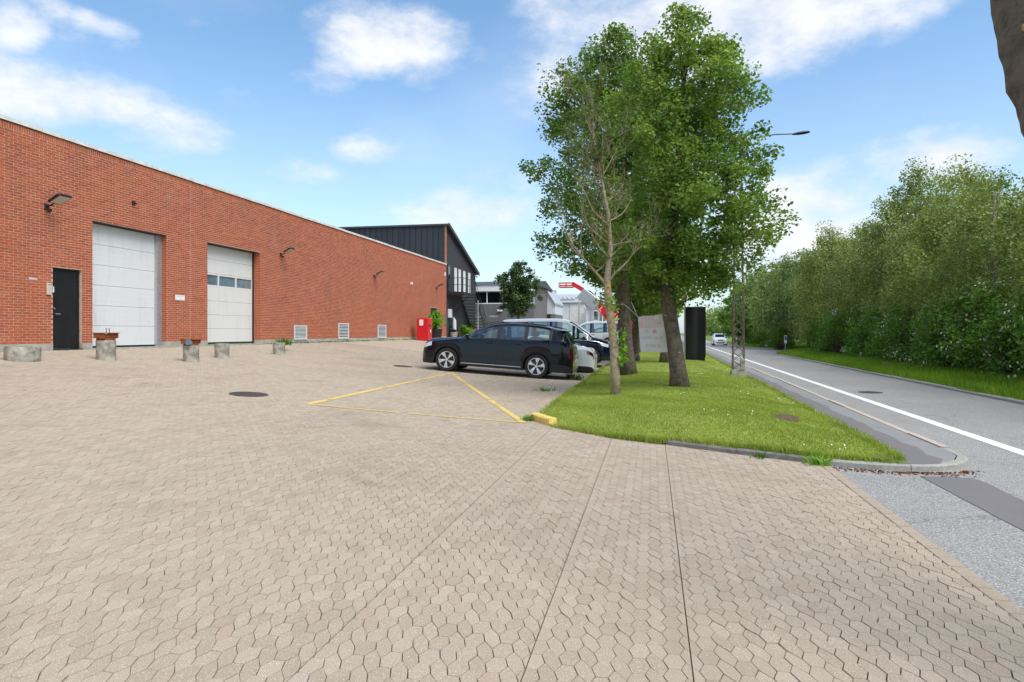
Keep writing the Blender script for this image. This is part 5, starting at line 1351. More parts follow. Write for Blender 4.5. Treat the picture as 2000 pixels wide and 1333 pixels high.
# ================================================================ red boom lift
bz = 62.0
bxp, byp = at(1222, bz); gz_ = g(-3, 50) + .1
bm = empty('boom_lift', (bxp, byp, gz_)); tag(bm, 'red trailer boom lift with grey box rising behind the parked vans', 'boom lift')
def bp(x, y): q = at(x, bz); return Vector((q[0] - bxp, q[1] - byp, hgt(y, bz) - gz_))
def beam(a, b, w_, name, m, par=bm):
    a, b = Vector(a), Vector(b); L_ = (b - a).length; o = MB().bbox(0, L_, -w_ * .4, w_ * .4, -w_ / 2, w_ / 2, .02).build(name, M[m], par, False, a); o.rotation_euler = (b - a).to_track_quat('X', 'Z').to_euler(); return o
beam(bp(1240, 652), bp(1188, 606), 1.05, 'lower_boom', 'red_paint')
ub_ = beam(bp(1204, 640), bp(1156, 580), .62, 'upper_boom', 'red_paint')
beam(bp(1156, 580), bp(1147, 571.5), .55, 'boom_joint', 'black_metal')
beam(bp(1147, 571.5), bp(1117, 554), .36, 'fly_boom', 'red_paint')
o = MB().bbox(-.95, .95, -.5, .5, -.55, .55, .05).build('counterweight_box', M['galvanised'], bm, False, bp(1152, 586) + Vector((0, -.6, 0)), (0, R(38), 0))
for k in range(3): MB().box(-.8, .8, -.512, -.502, -.35 + .3 * k, -.3 + .3 * k).build('box_rib', M['steel'], o)
bk_ = empty('basket', bp(1106, 558), 0, bm)
MB().bbox(-.62, .62, -.4, .4, -.22, -.12, .02).build('floor', M['red_paint'], bk_)
for hh in (0.0, .22):
    MB().tube([(-.62, -.4, hh), (.62, -.4, hh), (.62, .4, hh), (-.62, .4, hh), (-.62, -.4, hh)], .035, 6).build('rail', M['red_paint'], bk_)
for sx in (-.62, 0, .62):
    for sy in (-.4, .4): MB().tube([(sx, sy, -.2), (sx, sy, .22)], .03, 6).build('rail_post', M['red_paint'], bk_)
MB().bbox(-1.6, 1.6, -.7, .7, .35, .95, .06).build('chassis', M['red_paint'], bm)
for sx in (-1.0, 1.0):
    for sy in (-.75, .75): MB().lathe([(.3, -.1), (.33, -.07), (.33, .07), (.3, .1)], 18, axis='y').build('wheel', M['tyre'], bm, True, (sx, sy, .33))
MB().bbox(-.4, .4, -.4, .4, .95, 1.5, .04).build('turntable', M['black_metal'], bm)
def text(s, size, m, parent, loc, rot, name='lettering', ext=.004):
    c = bpy.data.curves.new(name, 'FONT'); c.body = s; c.size = size; c.extrude = ext; c.align_x = 'CENTER'; c.align_y = 'CENTER'
    tmp = bpy.data.objects.new('tmp_text', c); COL.objects.link(tmp); bpy.context.view_layer.update()
    me = bpy.data.meshes.new_from_object(tmp.evaluated_get(bpy.context.evaluated_depsgraph_get())); bpy.data.objects.remove(tmp); bpy.data.curves.remove(c)
    me.name = name; me.materials.clear(); me.materials.append(M[m]); o = link(name, me, parent, loc, rot); return o
text('IOLL', .60, 'white_paint', bm, (bp(1176, 607) + bp(1160, 588)) / 2 + Vector((0, -.62, 0)), (R(90), R(46), 0))
text('LIFT', .60, 'white_paint', bm, (bp(1222, 637) + bp(1192, 611)) / 2 + Vector((0, -.62, 0)), (R(90), R(42), 0))
# ================================================================ trees and shrubs
def leaves_mesh(name, C, size, m, seed, up=.35, aspect=1.5, flat=False, droop=0.0, outward=None, tone=None):
    """C (n,3) leaf centres -> folded diamond leaves"""
    r = np.random.default_rng(seed); n = len(C)
    d = r.normal(0, 1, (n, 3)); d[:, 2] = d[:, 2] * .6 - droop
    d /= np.linalg.norm(d, axis=1, keepdims=True)
    nv = r.normal(0, 1, (n, 3)); nv[:, 2] = np.abs(nv[:, 2]) + up
    if outward is not None: nv += outward * .9
    nv -= (nv * d).sum(1, keepdims=True) * d; nv /= np.linalg.norm(nv, axis=1, keepdims=True) + 1e-9
    sd_ = np.cross(d, nv); s = size * (.6 + .8 * r.random(n))[:, None]; wv = s / aspect
    base = C - d * s * .5; tip = C + d * s * .5; l = C - sd_ * wv * .5 + nv * wv * .14 - d * s * .06; rr = C + sd_ * wv * .5 + nv * wv * .14 - d * s * .06
    l2 = C - sd_ * wv * .36 + nv * wv * .10 + d * s * .26; r2 = C + sd_ * wv * .36 + nv * wv * .10 + d * s * .26
    V = np.stack([base, rr, r2, tip, l2, l], 1).reshape(-1, 3); o = (np.arange(n) * 6)[:, None]
    idx = np.concatenate([o + np.array([[0, 1, 2, 3]]), o + np.array([[0, 3, 4, 5]])], 1)
    return fast_mesh(name, V, idx, np.full(2 * n, 4), M[m], attr={'rnd': np.repeat(np.clip(r.normal(.42, .22, n) + (0 if tone is None else tone), 0, .999), 2)})

def wiggle(a, b, n, amp, rng, sag=0.0):
    a = np.array(a, float); b = np.array(b, float); pts = []
    L = np.linalg.norm(b - a); off = rng.normal(0, 1, (2, 3)) * amp * L
    for i in range(n + 1):
        t = i / n; p = a + (b - a) * t + off[0] * math.sin(math.pi * t) * .6 + off[1] * math.sin(2 * math.pi * t) * .35; p[2] += sag * L * math.sin(math.pi * t)
        pts.append(p)
    return pts
def make_tree(name, env, trunk_pts, trunk_r, n_clump, per, leaf, leaf_m, bark_m, seed, spread=.38, limb_n=7, droop=0.0, squash=.8, surf=.55, aspect=1.5, up=.35, twigs=True, drape=0.0, tuft=0.0):
    """env: list of (z, cx, cy, rx, ry) slices of the crown; returns trunk mesh, crown mesh"""
    rng = np.random.default_rng(seed); env = np.array(env, float); z0, z1 = env[0, 0], env[-1, 0]
    def slice_at(z): return [np.interp(z, env[:, 0], env[:, k]) for k in (1, 2, 3, 4)]
    wood = MB()
    tp = [np.array(p, float) for p in trunk_pts]
    wood.tube(tp, trunk_r, 12)
    nodes = [(p, r_ * .8) for p, r_ in zip(tp, trunk_r)][1:]
    # main limbs
    top = tp[-1]
    for k in range(limb_n):
        t = rng.uniform(.35, .95); z = z0 + (z1 - z0) * t; cx, cy, rx, ry = slice_at(z); a = 2 * math.pi * (k / limb_n) + rng.uniform(-.5, .5); q = rng.uniform(.25, .65)
        e = np.array([cx + rx * q * math.cos(a), cy + ry * q * math.sin(a), z])
        lower = [n_ for n_ in nodes[:len(tp)] if n_[0][2] < e[2] - .3] or nodes[:1]
        s, r_ = lower[rng.integers(max(0, len(lower) - 2), len(lower))]
        pts = wiggle(s, e, 5, .05, rng, .04); rad = np.linspace(min(r_ * .75, trunk_r[-1] * .9 + .02), .025, 6); wood.tube(pts, list(rad), 7)
        nodes += [(p, v) for p, v in zip(pts[1:], rad[1:])]
    # clumps
    C = []; ctr = []
    tries = 0
    while len(ctr) < n_clump and tries < n_clump * 30:
        tries += 1
        z = rng.uniform(z0, z1); cx, cy, rx, ry = slice_at(z)
        if rng.random() > (rx * ry) / (env[:, 3] * env[:, 4]).max() * 1.15 + .06: continue
        a = rng.uniform(0, 2 * math.pi); q = rng.random() ** surf
        wob = 1 + .20 * math.sin(3 * a + z * 2.1 + seed) + .12 * math.sin(5 * a - z * 3.3)
        ctr.append((cx + rx * q * wob * math.cos(a), cy + ry * q * wob * math.sin(a), z + rng.normal(0, .1)))
    ctr = np.array(ctr); order = np.argsort(np.linalg.norm(ctr - np.array(tp[-1]), axis=1))
    NP_ = np.array([n_[0] for n_ in nodes]); NR = np.array([n_[1] for n_ in nodes])
    OUT = []; TONE = []
    for i in order:
        c = ctr[i]; dd = np.linalg.norm(NP_ - c, axis=1) + np.maximum(0, NP_[:, 2] - c[2] + .1) * 2.0; j = int(np.argmin(dd)); s = NP_[j]
        if twigs and np.linalg.norm(c - s) > .15:
            pts = wiggle(s, c, 3, .07, rng, .03); r0 = min(NR[j] * .7, .035); rad = np.linspace(max(r0, .010), .005, 4); wood.tube(pts, list(rad), 4, False)
            NP_ = np.vstack([NP_, pts[2], pts[3]]); NR = np.append(NR, [rad[2], rad[3]])
        m_ = int(per * rng.uniform(.5, 1.5))
        sp_ = spread * rng.uniform(.65, 1.3)
        P = rng.normal(0, 1, (m_, 3)); P /= np.linalg.norm(P, axis=1, keepdims=True) + 1e-9; P *= (rng.random((m_, 1)) ** .45)
        P = P * np.array([sp_, sp_, sp_ * squash]) 
        if drape: # hanging strands below a rounded tuft
            h_ = m_ // 2; st_ = rng.integers(0, 14, h_); sx = rng.normal(0, sp_ * .5, (14, 2)); P[:h_, :2] = sx[st_] + rng.normal(0, .04, (h_, 2)); P[:h_, 2] = -rng.random(h_) ** .8 * drape * rng.uniform(.5, 1.3)
        C.append(c + P); o_ = P / (np.linalg.norm(P, axis=1, keepdims=True) + 1e-9); OUT.append(o_); TONE.append(np.full(m_, rng.normal(0, .22)))
    C = np.concatenate(C); OUT = np.concatenate(OUT)
    lm = leaves_mesh('crown', C, leaf, leaf_m, seed + 1, up, aspect, droop=droop, outward=OUT, tone=np.concatenate(TONE))
    wm = wood.mesh('trunk', M[bark_m]); wm.polygons.foreach_set('use_smooth', [True] * len(wm.polygons))
    return wm, lm
def place_tree(name, wm, lm, loc, rz, label, cat='tree', group=None, sc=1.0):
    o = empty(name, loc, rz); tag(o, label, cat, group); o.scale = (sc, sc, sc) if not hasattr(sc, '__len__') else sc
    link('trunk', wm, o); link('crown', lm, o); return o
def flare(h, r0, r1, lean=(0, 0), n=6, fl=1.35, seed=0):
    rng = random.Random(seed); pts = []; rad = []
    for i in range(n + 1):
        t = i / n; pts.append((lean[0] * t + .03 * math.sin(t * 5 + seed), lean[1] * t + .03 * math.cos(t * 4 + seed), h * t - .1)); k = r0 + (r1 - r0) * t
        rad.append(k * (1 + (fl - 1) * math.exp(-t * 9)))
    return pts, rad
def base_z(X, Y): return float(L_h(X, Y))
# --- big round headed tree in front (right trunk)
BX, BY = at(1326, 17.0)
p_, r_ = flare(3.0, .20, .15, (-.30, .05), seed=1)
p_ += [(-.12, .05, 4.2), (.05, 0, 5.6), (.1, .05, 7.2), (.15, 0, 8.6)]; r_ += [.12, .095, .065, .03]
wm, lm = make_tree('t', [(2.35, .0, 0, .8, .8), (2.75, .3, 0, 1.55, 1.4), (3.5, .55, 0, 1.95, 1.8), (4.4, .5, 0, 2.0, 1.85), (5.3, .42, 0, 1.85, 1.75), (6.3, .35, 0, 1.7, 1.7), (7.4, .25, 0, 1.6, 1.6), (8.3, .05, 0, 1.2, 1.2), (8.9, .1, 0, .6, .6), (9.55, .12, 0, .2, .2)],
                   p_, r_, 430, 118, .086, 'leaf_maple', 'bark', 21, spread=.36, limb_n=10)
big = place_tree('lawn_tree', wm, lm, (BX, BY, base_z(BX, BY)), 0, 'leafy green tree with a forked trunk on the lawn, right of the banner')
# burrs on the trunk
mbk = MB().tube([(-.16, -.10, 1.55), (-.20, -.16, 1.9), (-.26, -.14, 2.35), (-.30, -.05, 2.6)], [.06, .09, .085, .04], 8); mbk.build('trunk_scar', M['bark'], big, True)
# --- second tree, behind, towards the parking bays
AX, AY = at(1226, 23.0)
p_, r_ = flare(3.4, .25, .19, (-.15, .0), seed=2)
p_ += [(-.2, 0, 4.6), (-.15, .1, 6.4), (-.1, 0, 8.4), (-.1, 0, 10.2)]; r_ += [.16, .12, .08, .03]
wm2, lm2 = make_tree('t', [(2.95, .1, 0, .9, .8), (3.5, -.5, 0, 1.8, 1.6), (4.3, -.6, 0, 2.2, 2.0), (5.6, -.65, 0, 2.3, 2.1), (7.2, -.65, 0, 2.35, 2.1), (8.8, -.7, 0, 2.3, 2.0), (9.9, -.7, 0, 2.0, 1.8), (10.7, -.7, 0, 1.5, 1.3), (11.3, -.6, 0, .7, .6)],
                     p_, r_, 500, 112, .100, 'leaf_maple', 'bark', 33, spread=.44, limb_n=10)
place_tree('lawn_tree', wm2, lm2, (AX, AY, base_z(AX, AY)), 0, 'leafy green tree with a straight trunk left of the banner, behind the bare tree')
# --- further trees of the double row
wm3, lm3 = make_tree('t', [(2.2, 0, 0, .6, .6), (3, 0, 0, 1.6, 1.6), (4.5, 0, 0, 2.2, 2.2), (6.5, 0, 0, 2.1, 2.1), (8, 0, 0, 1.5, 1.5), (9, 0, 0, .5, .5)], *[x + y for x, y in zip(flare(2.8, .22, .16, (.1, 0), seed=3), ([(.1, 0, 4.4), (.1, 0, 6.2), (0, 0, 8)], [.12, .08, .03]))],
                     170, 46, .17, 'leaf_maple', 'bark', 44, spread=.46, limb_n=8)
for (X, Y, rz, sc, lab) in ((AX - .02, 33.5, .4, .95, 'lawn tree third in the row beside the parking bays'), (AX - .1, 43, 2.0, .9, 'lawn tree fourth in the row beside the parking bays'), (BX - .05, 31.6, 4.0, 1.0, 'lawn tree in the roadside row directly behind the forked trunk'), (AX, 53, 5.1, .9, 'lawn tree fifth in the row beside the parking bays'), (BX + .1, 47, 3.0, .85, 'lawn tree farthest back in the roadside row')):
    place_tree('lawn_tree', wm3, lm3, (X, Y, base_z(X, Y)), rz, lab, 'tree', 'trees in rows on the lawn', sc)
# --- bare tree
DXX, DYY = at(1203, 15.5); rng = np.random.default_rng(8); wd = MB()
tp = [(0, 0, -.1), (-.02, 0, .5), (-.05, 0, 1.2), (-.16, 0, 2.0), (-.20, .02, 2.6), (-.12, 0, 3.3), (-.18, 0, 4.1), (-.33, .0, 4.9), (-.50, 0, 5.8), (-.55, 0, 6.6), (-.72, 0, 7.2)]; tr_ = [.125, .105, .094, .088, .078, .056, .044, .034, .025, .016, .007]
wd.tube(tp, tr_, 12); ends = []
def branch(s, d, L, r0, depth):
    d = d / np.linalg.norm(d); n = 5; pts = [np.array(s, float)]; cur = d.copy()
    for i in range(n):
        cur = cur + rng.normal(0, .16, 3); cur[2] += .10; cur /= np.linalg.norm(cur); pts.append(pts[-1] + cur * L / n)
    wd.tube(pts, list(np.linspace(r0, max(.0026, r0 * .22), n + 1)), 6 if r0 > .015 else 4, False)
    if depth == 0: ends.append(pts[-1]); return
    for k in range(rng.integers(3, 6)):
        i = rng.integers(1, n + 1); a = rng.normal(0, 1, 3); a[2] = abs(a[2]) * .6; branch(pts[i], cur * .8 + a * .75, L * rng.uniform(.35, .6), r0 * .45, depth - 1)
branch((-.19, .02, 2.45), np.array([-.75, .1, 1.7]), 2.1, .036, 3); branch((-.17, .02, 2.55), np.array([.9, -.2, .75]), 1.1, .035, 2)
for k in range(34):
    t = rng.uniform(3.0, 6.9); b_ = np.array([np.interp(t, [p[2] for p in tp], [p[0] for p in tp]), 0, t]); a = rng.uniform(0, 2 * math.pi); r0 = .022 - (t - 3) * .0035
    sidev = np.array([math.cos(a), math.sin(a), rng.uniform(.35, 1.1)]); branch(b_, sidev, rng.uniform(.6, 1.3) * (1.15 - .08 * (t - 3)), max(r0, .007), 3 if k % 2 else 2)
dt = empty('bare_tree', (DXX, DYY, base_z(DXX, DYY))); tag(dt, 'half dead slender tree with bare pale twigs and orange lichen on the trunk', 'tree')
me = wd.mesh('trunk', M['bark_pale']); me.polygons.foreach_set('use_smooth', [True] * len(me.polygons)); link('trunk', me, dt)
ends = np.array(ends); lowe = ends[(ends[:, 2] < 3.6)]; sel = np.concatenate([lowe, ends[rng.random(len(ends)) < .36]])
C = np.concatenate([e + rng.normal(0, .07, (5, 3)) for e in sel]); link('crown', leaves_mesh('crown', C, .075, 'leaf_sparse', 4, .5), dt)
for (h_, a, s) in ((1.28, -1.9, .030), (1.52, -1.7, .036), (1.42, -1.4, .028), (1.7, -2.2, .03), (2.0, -1.2, .026), (2.3, -1.6, .045), (2.44, -1.0, .04), (1.12, -1.2, .02)):
    cx = np.interp(h_, [p[2] for p in tp], [p[0] for p in tp]); rr = np.interp(h_, [p[2] for p in tp], tr_)
    o = MB().lathe([(s, -.004), (s * .8, .004), (.001, .006)], 9).build('lichen_patch', M['lichen'], dt, True, (cx + rr * math.cos(a) * .99, rr * math.sin(a) * .99, h_)); o.rotation_euler = (R(90), 0, a + R(90))
C = np.concatenate([np.array((.12 + .05 * rng.random(), -.05, .75 + .09 * k)) + rng.normal(0, .055, (9, 3)) for k in range(8)] + [np.array((-.08, -.12, 2.02)) + rng.normal(0, .10, (26, 3))])
tag(link('trunk_shoots', leaves_mesh('trunk_shoots', C, .105, 'leaf_fresh', 9, .6, 1.25), dt), kind='stuff')
# --- near tree leaning in at the right edge
nt = empty('leaning_tree', (2.75, 2.75, 0)); tag(nt, 'grey bark of a leaning trunk at the upper right edge, very close', 'tree')
def npnt(x, y, z): q = at(x, z); return np.array([q[0] - 2.75, q[1] - 2.75, hgt(y, z)])
tpn = [np.array((0, 0, -.15)), np.array((-.06, .15, .5)), np.array((-.18, .45, 1.3)), npnt(2230, 560, 3.25), npnt(2098, 260, 3.6), npnt(2050, 130, 3.72), npnt(2018, 0, 3.85), npnt(1995, -200, 4.0), npnt(1960, -520, 4.3), npnt(1940, -900, 4.6)]
mbn = MB(); pts = []; rad = []; R0 = [.30, .24, .22, .21, .200, .20, .198, .18, .14, .08]
for i in range(len(tpn) - 1):
    for k in range(8):
        t = k / 8; pts.append(tpn[i] * (1 - t) + tpn[i + 1] * t); rad.append((R0[i] * (1 - t) + R0[i + 1] * t) * (1 + .02 * math.sin(i * 9 + k * 1.1) + .015 * math.sin(k * 5.1 + i)))
mbn.tube(pts, rad, 28)
mbn.v = [tuple(np.array(v) + .005 * np.array([math.sin(v[2] * 23 + v[0] * 31), math.cos(v[2] * 19 + v[1] * 37), 0]) + .004 * np.array([math.sin(v[2] * 57 + v[0] * 71), math.cos(v[2] * 63 + v[1] * 87), 0])) for v in mbn.v]
mbn.build('trunk', M['bark'], nt, True)
pe = npnt(1977, 78, 3.78); 
o = MB().lathe([(.028, -.01), (.02, .012), (.001, .014)], 7).build('lichen_patch', M['lichen'], nt, True, tuple(pe + np.array((0, -.165, 0)))); o.rotation_euler = (R(90), 0, 0)
CN = np.concatenate([tpn[-1] + np.array([rng.normal(0, .9), rng.normal(0, .9), rng.uniform(.8, 2.4)]) + rng.normal(0, .3, (14, 3)) for k in range(22)])
link('crown', leaves_mesh('crown', CN, .12, 'leaf_maple', 77, .4), nt)
for k in range(5):
    e = tpn[-1] + np.array([rng.normal(0, .9), rng.normal(0, .9), rng.uniform(1, 2)]); MB().tube(wiggle(tpn[-2], e, 5, .06, rng), list(np.linspace(.08, .02, 6)), 7).build('limb', M['bark'], nt, True)
# --- round tree beyond the parked cars
RX, RY = at(1013, 60); rz_ = g(RX, RY)
p_, r_ = flare(2.0, .17, .13, (0, 0), seed=5); p_ += [(0, 0, 3.2), (0, 0, 4.6)]; r_ += [.10, .04]
zc0, zc1 = hgt(613, 60) - rz_, hgt(507, 60) - rz_
hh = zc1 - zc0
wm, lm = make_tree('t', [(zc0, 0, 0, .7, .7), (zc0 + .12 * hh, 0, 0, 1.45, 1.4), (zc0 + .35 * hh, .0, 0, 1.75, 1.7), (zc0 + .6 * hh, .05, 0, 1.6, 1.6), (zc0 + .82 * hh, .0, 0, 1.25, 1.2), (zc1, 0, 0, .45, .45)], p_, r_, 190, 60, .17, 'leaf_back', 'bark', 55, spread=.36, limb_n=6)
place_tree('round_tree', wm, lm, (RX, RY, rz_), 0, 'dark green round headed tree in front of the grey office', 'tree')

# --- birches and hedge on the far side of the road
def birch_proto(seed, H, rx, n_cl, per, leaf, m, drape=1.0):
    p_, r_ = flare(H * .45, .16, .11, (rng.uniform(-.3, .3), .1), seed=seed); x, y, _ = p_[-1]; p_ += [(x, y, H * .68), (x + .1, y, H * .86)]; r_ += [.06, .015]
    return make_tree('t', [(H * .16, 0, 0, rx * .75, rx * .75), (H * .35, 0, 0, rx, rx), (H * .6, .0, 0, rx * .92, rx * .92), (H * .8, .1, 0, rx * .66, rx * .66), (H * .93, .1, 0, rx * .32, rx * .32), (H, .1, 0, .15, .15)], p_, r_, n_cl, per, leaf, m, 'bark_birch', seed, spread=.62, limb_n=8, droop=.5, surf=.40, squash=.75, drape=drape, aspect=1.45, up=.2)
PB = [birch_proto(101 + k, 8.6, 2.45, 105, 215, .10, 'leaf_birch', 1.0) for k in range(3)]
PF = [birch_proto(121 + k, 8.6, 2.5, 75, 110, .18, 'leaf_far', 1.2) for k in range(2)]
ORD = ['nearest', 'second', 'third', 'fourth', 'fifth', 'sixth', 'seventh', 'eighth', 'ninth', 'tenth', 'eleventh', 'twelfth', 'thirteenth', 'fourteenth', 'fifteenth', 'sixteenth', 'seventeenth', 'eighteenth', 'nineteenth', 'twentieth', 'twenty first', 'twenty second']
rr_ = random.Random(31); front = []
y = 13.5; k = 0
while y < 150 and k < 22:
    X = float(edge_x(min(y, 50))) + 4.5 + rr_.uniform(-1.0, .9) + (.02 * max(0, y - 50)); far = y > 55
    wm, lm = (PF if far else PB)[k % (2 if far else 3)]
    sc = rr_.uniform(.90, 1.1) * (.86 if y < 24 else .95 if y < 34 else 1.06) * (1.08 if y > 70 else 1)
    place_tree('birch_tree', wm, lm, (X, y, float(V_h(X, y))), rr_.uniform(0, 6.28), 'drooping birch beyond the road, %s in the front row from the camera' % ORD[k], 'tree', 'birches beyond the road', sc)
    y += (3.1 if y < 40 else 4.4 if y < 80 else 8.0) + rr_.uniform(-.5, .7); k += 1
y = 15; k = 0
while y < 150 and k < 16:
    X = float(edge_x(min(y, 50))) + 8.2 + rr_.uniform(-.8, .8) + (.02 * max(0, y - 50)); wm, lm = PF[k % 2]
    place_tree('birch_tree', wm, lm, (X, y, float(V_h(X, y))), rr_.uniform(0, 6.28), 'tall birch beyond the road, %s in the back row from the camera' % ORD[k], 'tree', 'birches beyond the road', rr_.uniform(1.0, 1.18) * (.80 if y < 26 else .88 if y < 38 else 1))
    y += (3.6 if y < 50 else 8.0) + rr_.uniform(-.5, .5); k += 1
# bushes
def bush_proto(seed, m, flowers=0, leaf=.09, per=70, ncl=60):
    r = np.random.default_rng(seed); wd = MB(); C = []; OUT = []; ctr = []
    for k in range(ncl):
        a = r.uniform(0, 2 * math.pi); q = r.random() ** .5; z = r.uniform(.12, 1.0); k_ = math.sqrt(max(.05, 1 - (z - .25) ** 2 * 1.4)); c = np.array([1.25 * q * k_ * math.cos(a), 1.25 * q * k_ * math.sin(a), z * 2.0]); ctr.append(c)
        wd.tube(wiggle((r.normal(0, .1), r.normal(0, .1), -.05), c, 3, .08, r), [.025, .018, .012, .005], 4, False)
        P = r.normal(0, 1, (per, 3)); P /= np.linalg.norm(P, axis=1, keepdims=True); P *= r.random((per, 1)) ** .45 * .36; C.append(c + P); OUT.append(P / .36)
    C = np.concatenate(C); OUT = np.concatenate(OUT); lm = leaves_mesh('foliage', C, leaf, m, seed, .4, 1.5, outward=OUT)
    fm = None
    if flowers:
        V = []; Fc = []
        for _ in range(flowers):
            c = ctr[r.integers(0, ncl)]; d = np.array([c[0], c[1], (c[2] - .8)]); d = d / (np.linalg.norm(d) + 1e-6)
            for j in range(r.integers(2, 7)):
                p = c + d * .36 + r.normal(0, .07, 3); s = r.uniform(.018, .034); b = len(V); u = np.cross(d, [0, 0, 1]); u /= np.linalg.norm(u) + 1e-6; v = np.cross(d, u)
                for q in range(5): a = q * 2 * math.pi / 5; V.append(tuple(p + (u * math.cos(a) + v * math.sin(a)) * s))
                V.append(tuple(p + d * .01)); Fc += [(b + q, b + (q + 1) % 5, b + 5) for q in range(5)]
        fm = MB().add(V, Fc).mesh('blossoms', M['blossom'])
    return wd.mesh('stems', M['bark']), lm, fm
PBU = [bush_proto(201, 'leaf_bush', 26), bush_proto(202, 'leaf_bush', 40), bush_proto(203, 'leaf_bush', 0), bush_proto(204, 'leaf_lime', 0)]
y = 11.0; k = 0; PLACE = ['nearest', 'second', 'third', 'fourth', 'fifth', 'sixth', 'seventh', 'eighth', 'ninth', 'tenth', 'eleventh', 'twelfth', 'thirteenth', 'fourteenth', 'fifteenth', 'sixteenth', 'seventeenth', 'eighteenth', 'nineteenth', 'twentieth', 'twenty first', 'twenty second', 'twenty third', 'twenty fourth', 'twenty fifth', 'twenty sixth', 'twenty seventh', 'twenty eighth', 'twenty ninth', 'thirtieth', 'thirty first', 'thirty second', 'thirty third', 'thirty fourth']
while y < 110 and k < 34:
    v = 1 if y < 16 else 0 if k % 3 == 0 else 2 if k % 3 == 1 else (3 if y > 40 else 1)
    wm, lm, fm = PBU[v]; X = float(edge_x(min(y, 52))) + 2.75 + rr_.uniform(-.25, .4) + .01 * max(0, y - 50) + (3.2 if 52 < y < 66 else 0)
    o = empty('hedge_shrub', (X, y, float(V_h(X, y)) - .05), rr_.uniform(0, 6.28)); sc = rr_.uniform(.85, 1.2) * (1.15 if y < 30 else 1.0); o.scale = (sc, sc, sc * rr_.uniform(.9, 1.25))
    tag(o, '%s shrub beyond the road, %s along the hedge from the camera' % (['white flowering', 'white flowering', 'dark green', 'bright lime green'][v], PLACE[k]), 'shrub', 'hedge shrubs beyond the road')
    link('stems', wm, o); link('foliage', lm, o)
    if fm: link('blossoms', fm, o)
    y += (1.75 if y < 35 else 2.6 if y < 70 else 4.5) + rr_.uniform(-.2, .3); k += 1
y = 12.5; k = 0
while y < 60 and k < 18:
    wm, lm, fm = PBU[2]; X = float(edge_x(min(y, 50))) + 5.0 + rr_.uniform(-.4, .4); o = empty('hedge_shrub', (X, y, float(V_h(X, y)) - .05), rr_.uniform(0, 6.28)); sc = rr_.uniform(1.2, 1.6); o.scale = (sc, sc, sc)
    tag(o, 'taller dark shrub under the birches, %s in the back of the hedge from the camera' % PLACE[k], 'shrub', 'hedge shrubs beyond the road'); link('stems', wm, o); link('foliage', lm, o); y += 2.6 + rr_.uniform(-.3, .3); k += 1
# bright young tree by the road far off
YX, YY = at(1432, 78); p_, r_ = flare(1.6, .10, .08, seed=9); p_ += [(0, 0, 4)]; r_ += [.03]
wm, lm = make_tree('t', [(.8, 0, 0, 1.2, 1.2), (2.5, 0, 0, 2.2, 2.2), (4.5, 0, 0, 1.9, 1.9), (6.4, 0, 0, .6, .6)], p_, r_, 110, 48, .22, 'leaf_lime', 'bark', 66, spread=.5, limb_n=6)
place_tree('young_tree', wm, lm, (YX + .6, YY, .3), 0, 'bright yellow green young tree among the distant birches', 'tree')
# distant wood closing the road
fw = []
r = np.random.default_rng(91)
for k in range(260):
    t = r.random(); Y = 150 + 300 * t; side = r.random(); X = (14 + .03 * Y + abs(r.normal(0, 12))) if side < .62 else (2.0 - .01 * Y - abs(r.normal(0, 30))); Hh = r.uniform(6, 13) * (1 + .2 * t)
    if side >= .62: Hh *= .55
    P = r.normal(0, 1, (130, 3)); P /= np.linalg.norm(P, axis=1, keepdims=True); P *= r.random((130, 1)) ** .4; fw.append(np.array([X, Y, Hh * .5]) + P * np.array([3.4, 3.4, Hh * .52]))
o = link('distant_wood', leaves_mesh('distant_wood', np.concatenate(fw), .85, 'leaf_far', 5, .5, 1.2)); tag(o, 'distant wood closing the view at the end of the road', 'wood', kind='stuff')
# ================================================================ things on the lawn and by the road
# --- banner tied between two trunks
ban = empty('banner', (0, 0, 0)); tag(ban, 'white banner with a faded pink band tied between two tree trunks', 'banner')
zb_ = 17.3
def bpt(x, y, z): q = at(x, z); return np.array([q[0], q[1], hgt(y, z)])
A, B, C_, D_ = bpt(1246, 620, 17.9), bpt(1293, 613.5, 17.25), bpt(1305.5, 688, 17.2), bpt(1251.5, 688, 17.7)
def bsurf(u, v):
    p = (A * (1 - u) + B * u) * (1 - v) + (D_ * (1 - u) + C_ * u) * v
    return p + np.array([.0, -.05 * math.sin(u * math.pi) * (1 - .4 * v) - .018 * math.sin(v * 9 + u * 4), .012 * math.sin(u * 7)])
def bpatch(u0, u1, v0, v1, name, m, off, nu=10, nv=10):
    V = []; Fs = []
    for lay in (off, off + (.003 if off == 0 else -.001)):
        for i in range(nv + 1):
            for j in range(nu + 1): p = bsurf(u0 + (u1 - u0) * j / nu, v0 + (v1 - v0) * i / nv); V.append((p[0], p[1] + lay, p[2]))
    N = (nu + 1) * (nv + 1)
    for i in range(nv):
        for j in range(nu):
            a = i * (nu + 1) + j; Fs += [(a, a + 1, a + nu + 2, a + nu + 1), (N + a, N + a + nu + 1, N + a + nu + 2, N + a + 1)]
    for j in range(nu): Fs += [(j, N + j, N + j + 1, j + 1), (nv * (nu + 1) + j, nv * (nu + 1) + j + 1, N + nv * (nu + 1) + j + 1, N + nv * (nu + 1) + j)]
    for i in range(nv): a, b = i * (nu + 1), (i + 1) * (nu + 1); Fs += [(a, b, N + b, N + a), (a + nu, N + a + nu, N + b + nu, b + nu)]
    return MB().add(V, Fs).build(name, M[m], ban, True)
bpatch(0, 1, .34, 1, 'sheet', 'banner_white', 0, 12, 12); bpatch(0, 1, 0, .34, 'pink_band', 'banner_pink', 0, 12, 8)
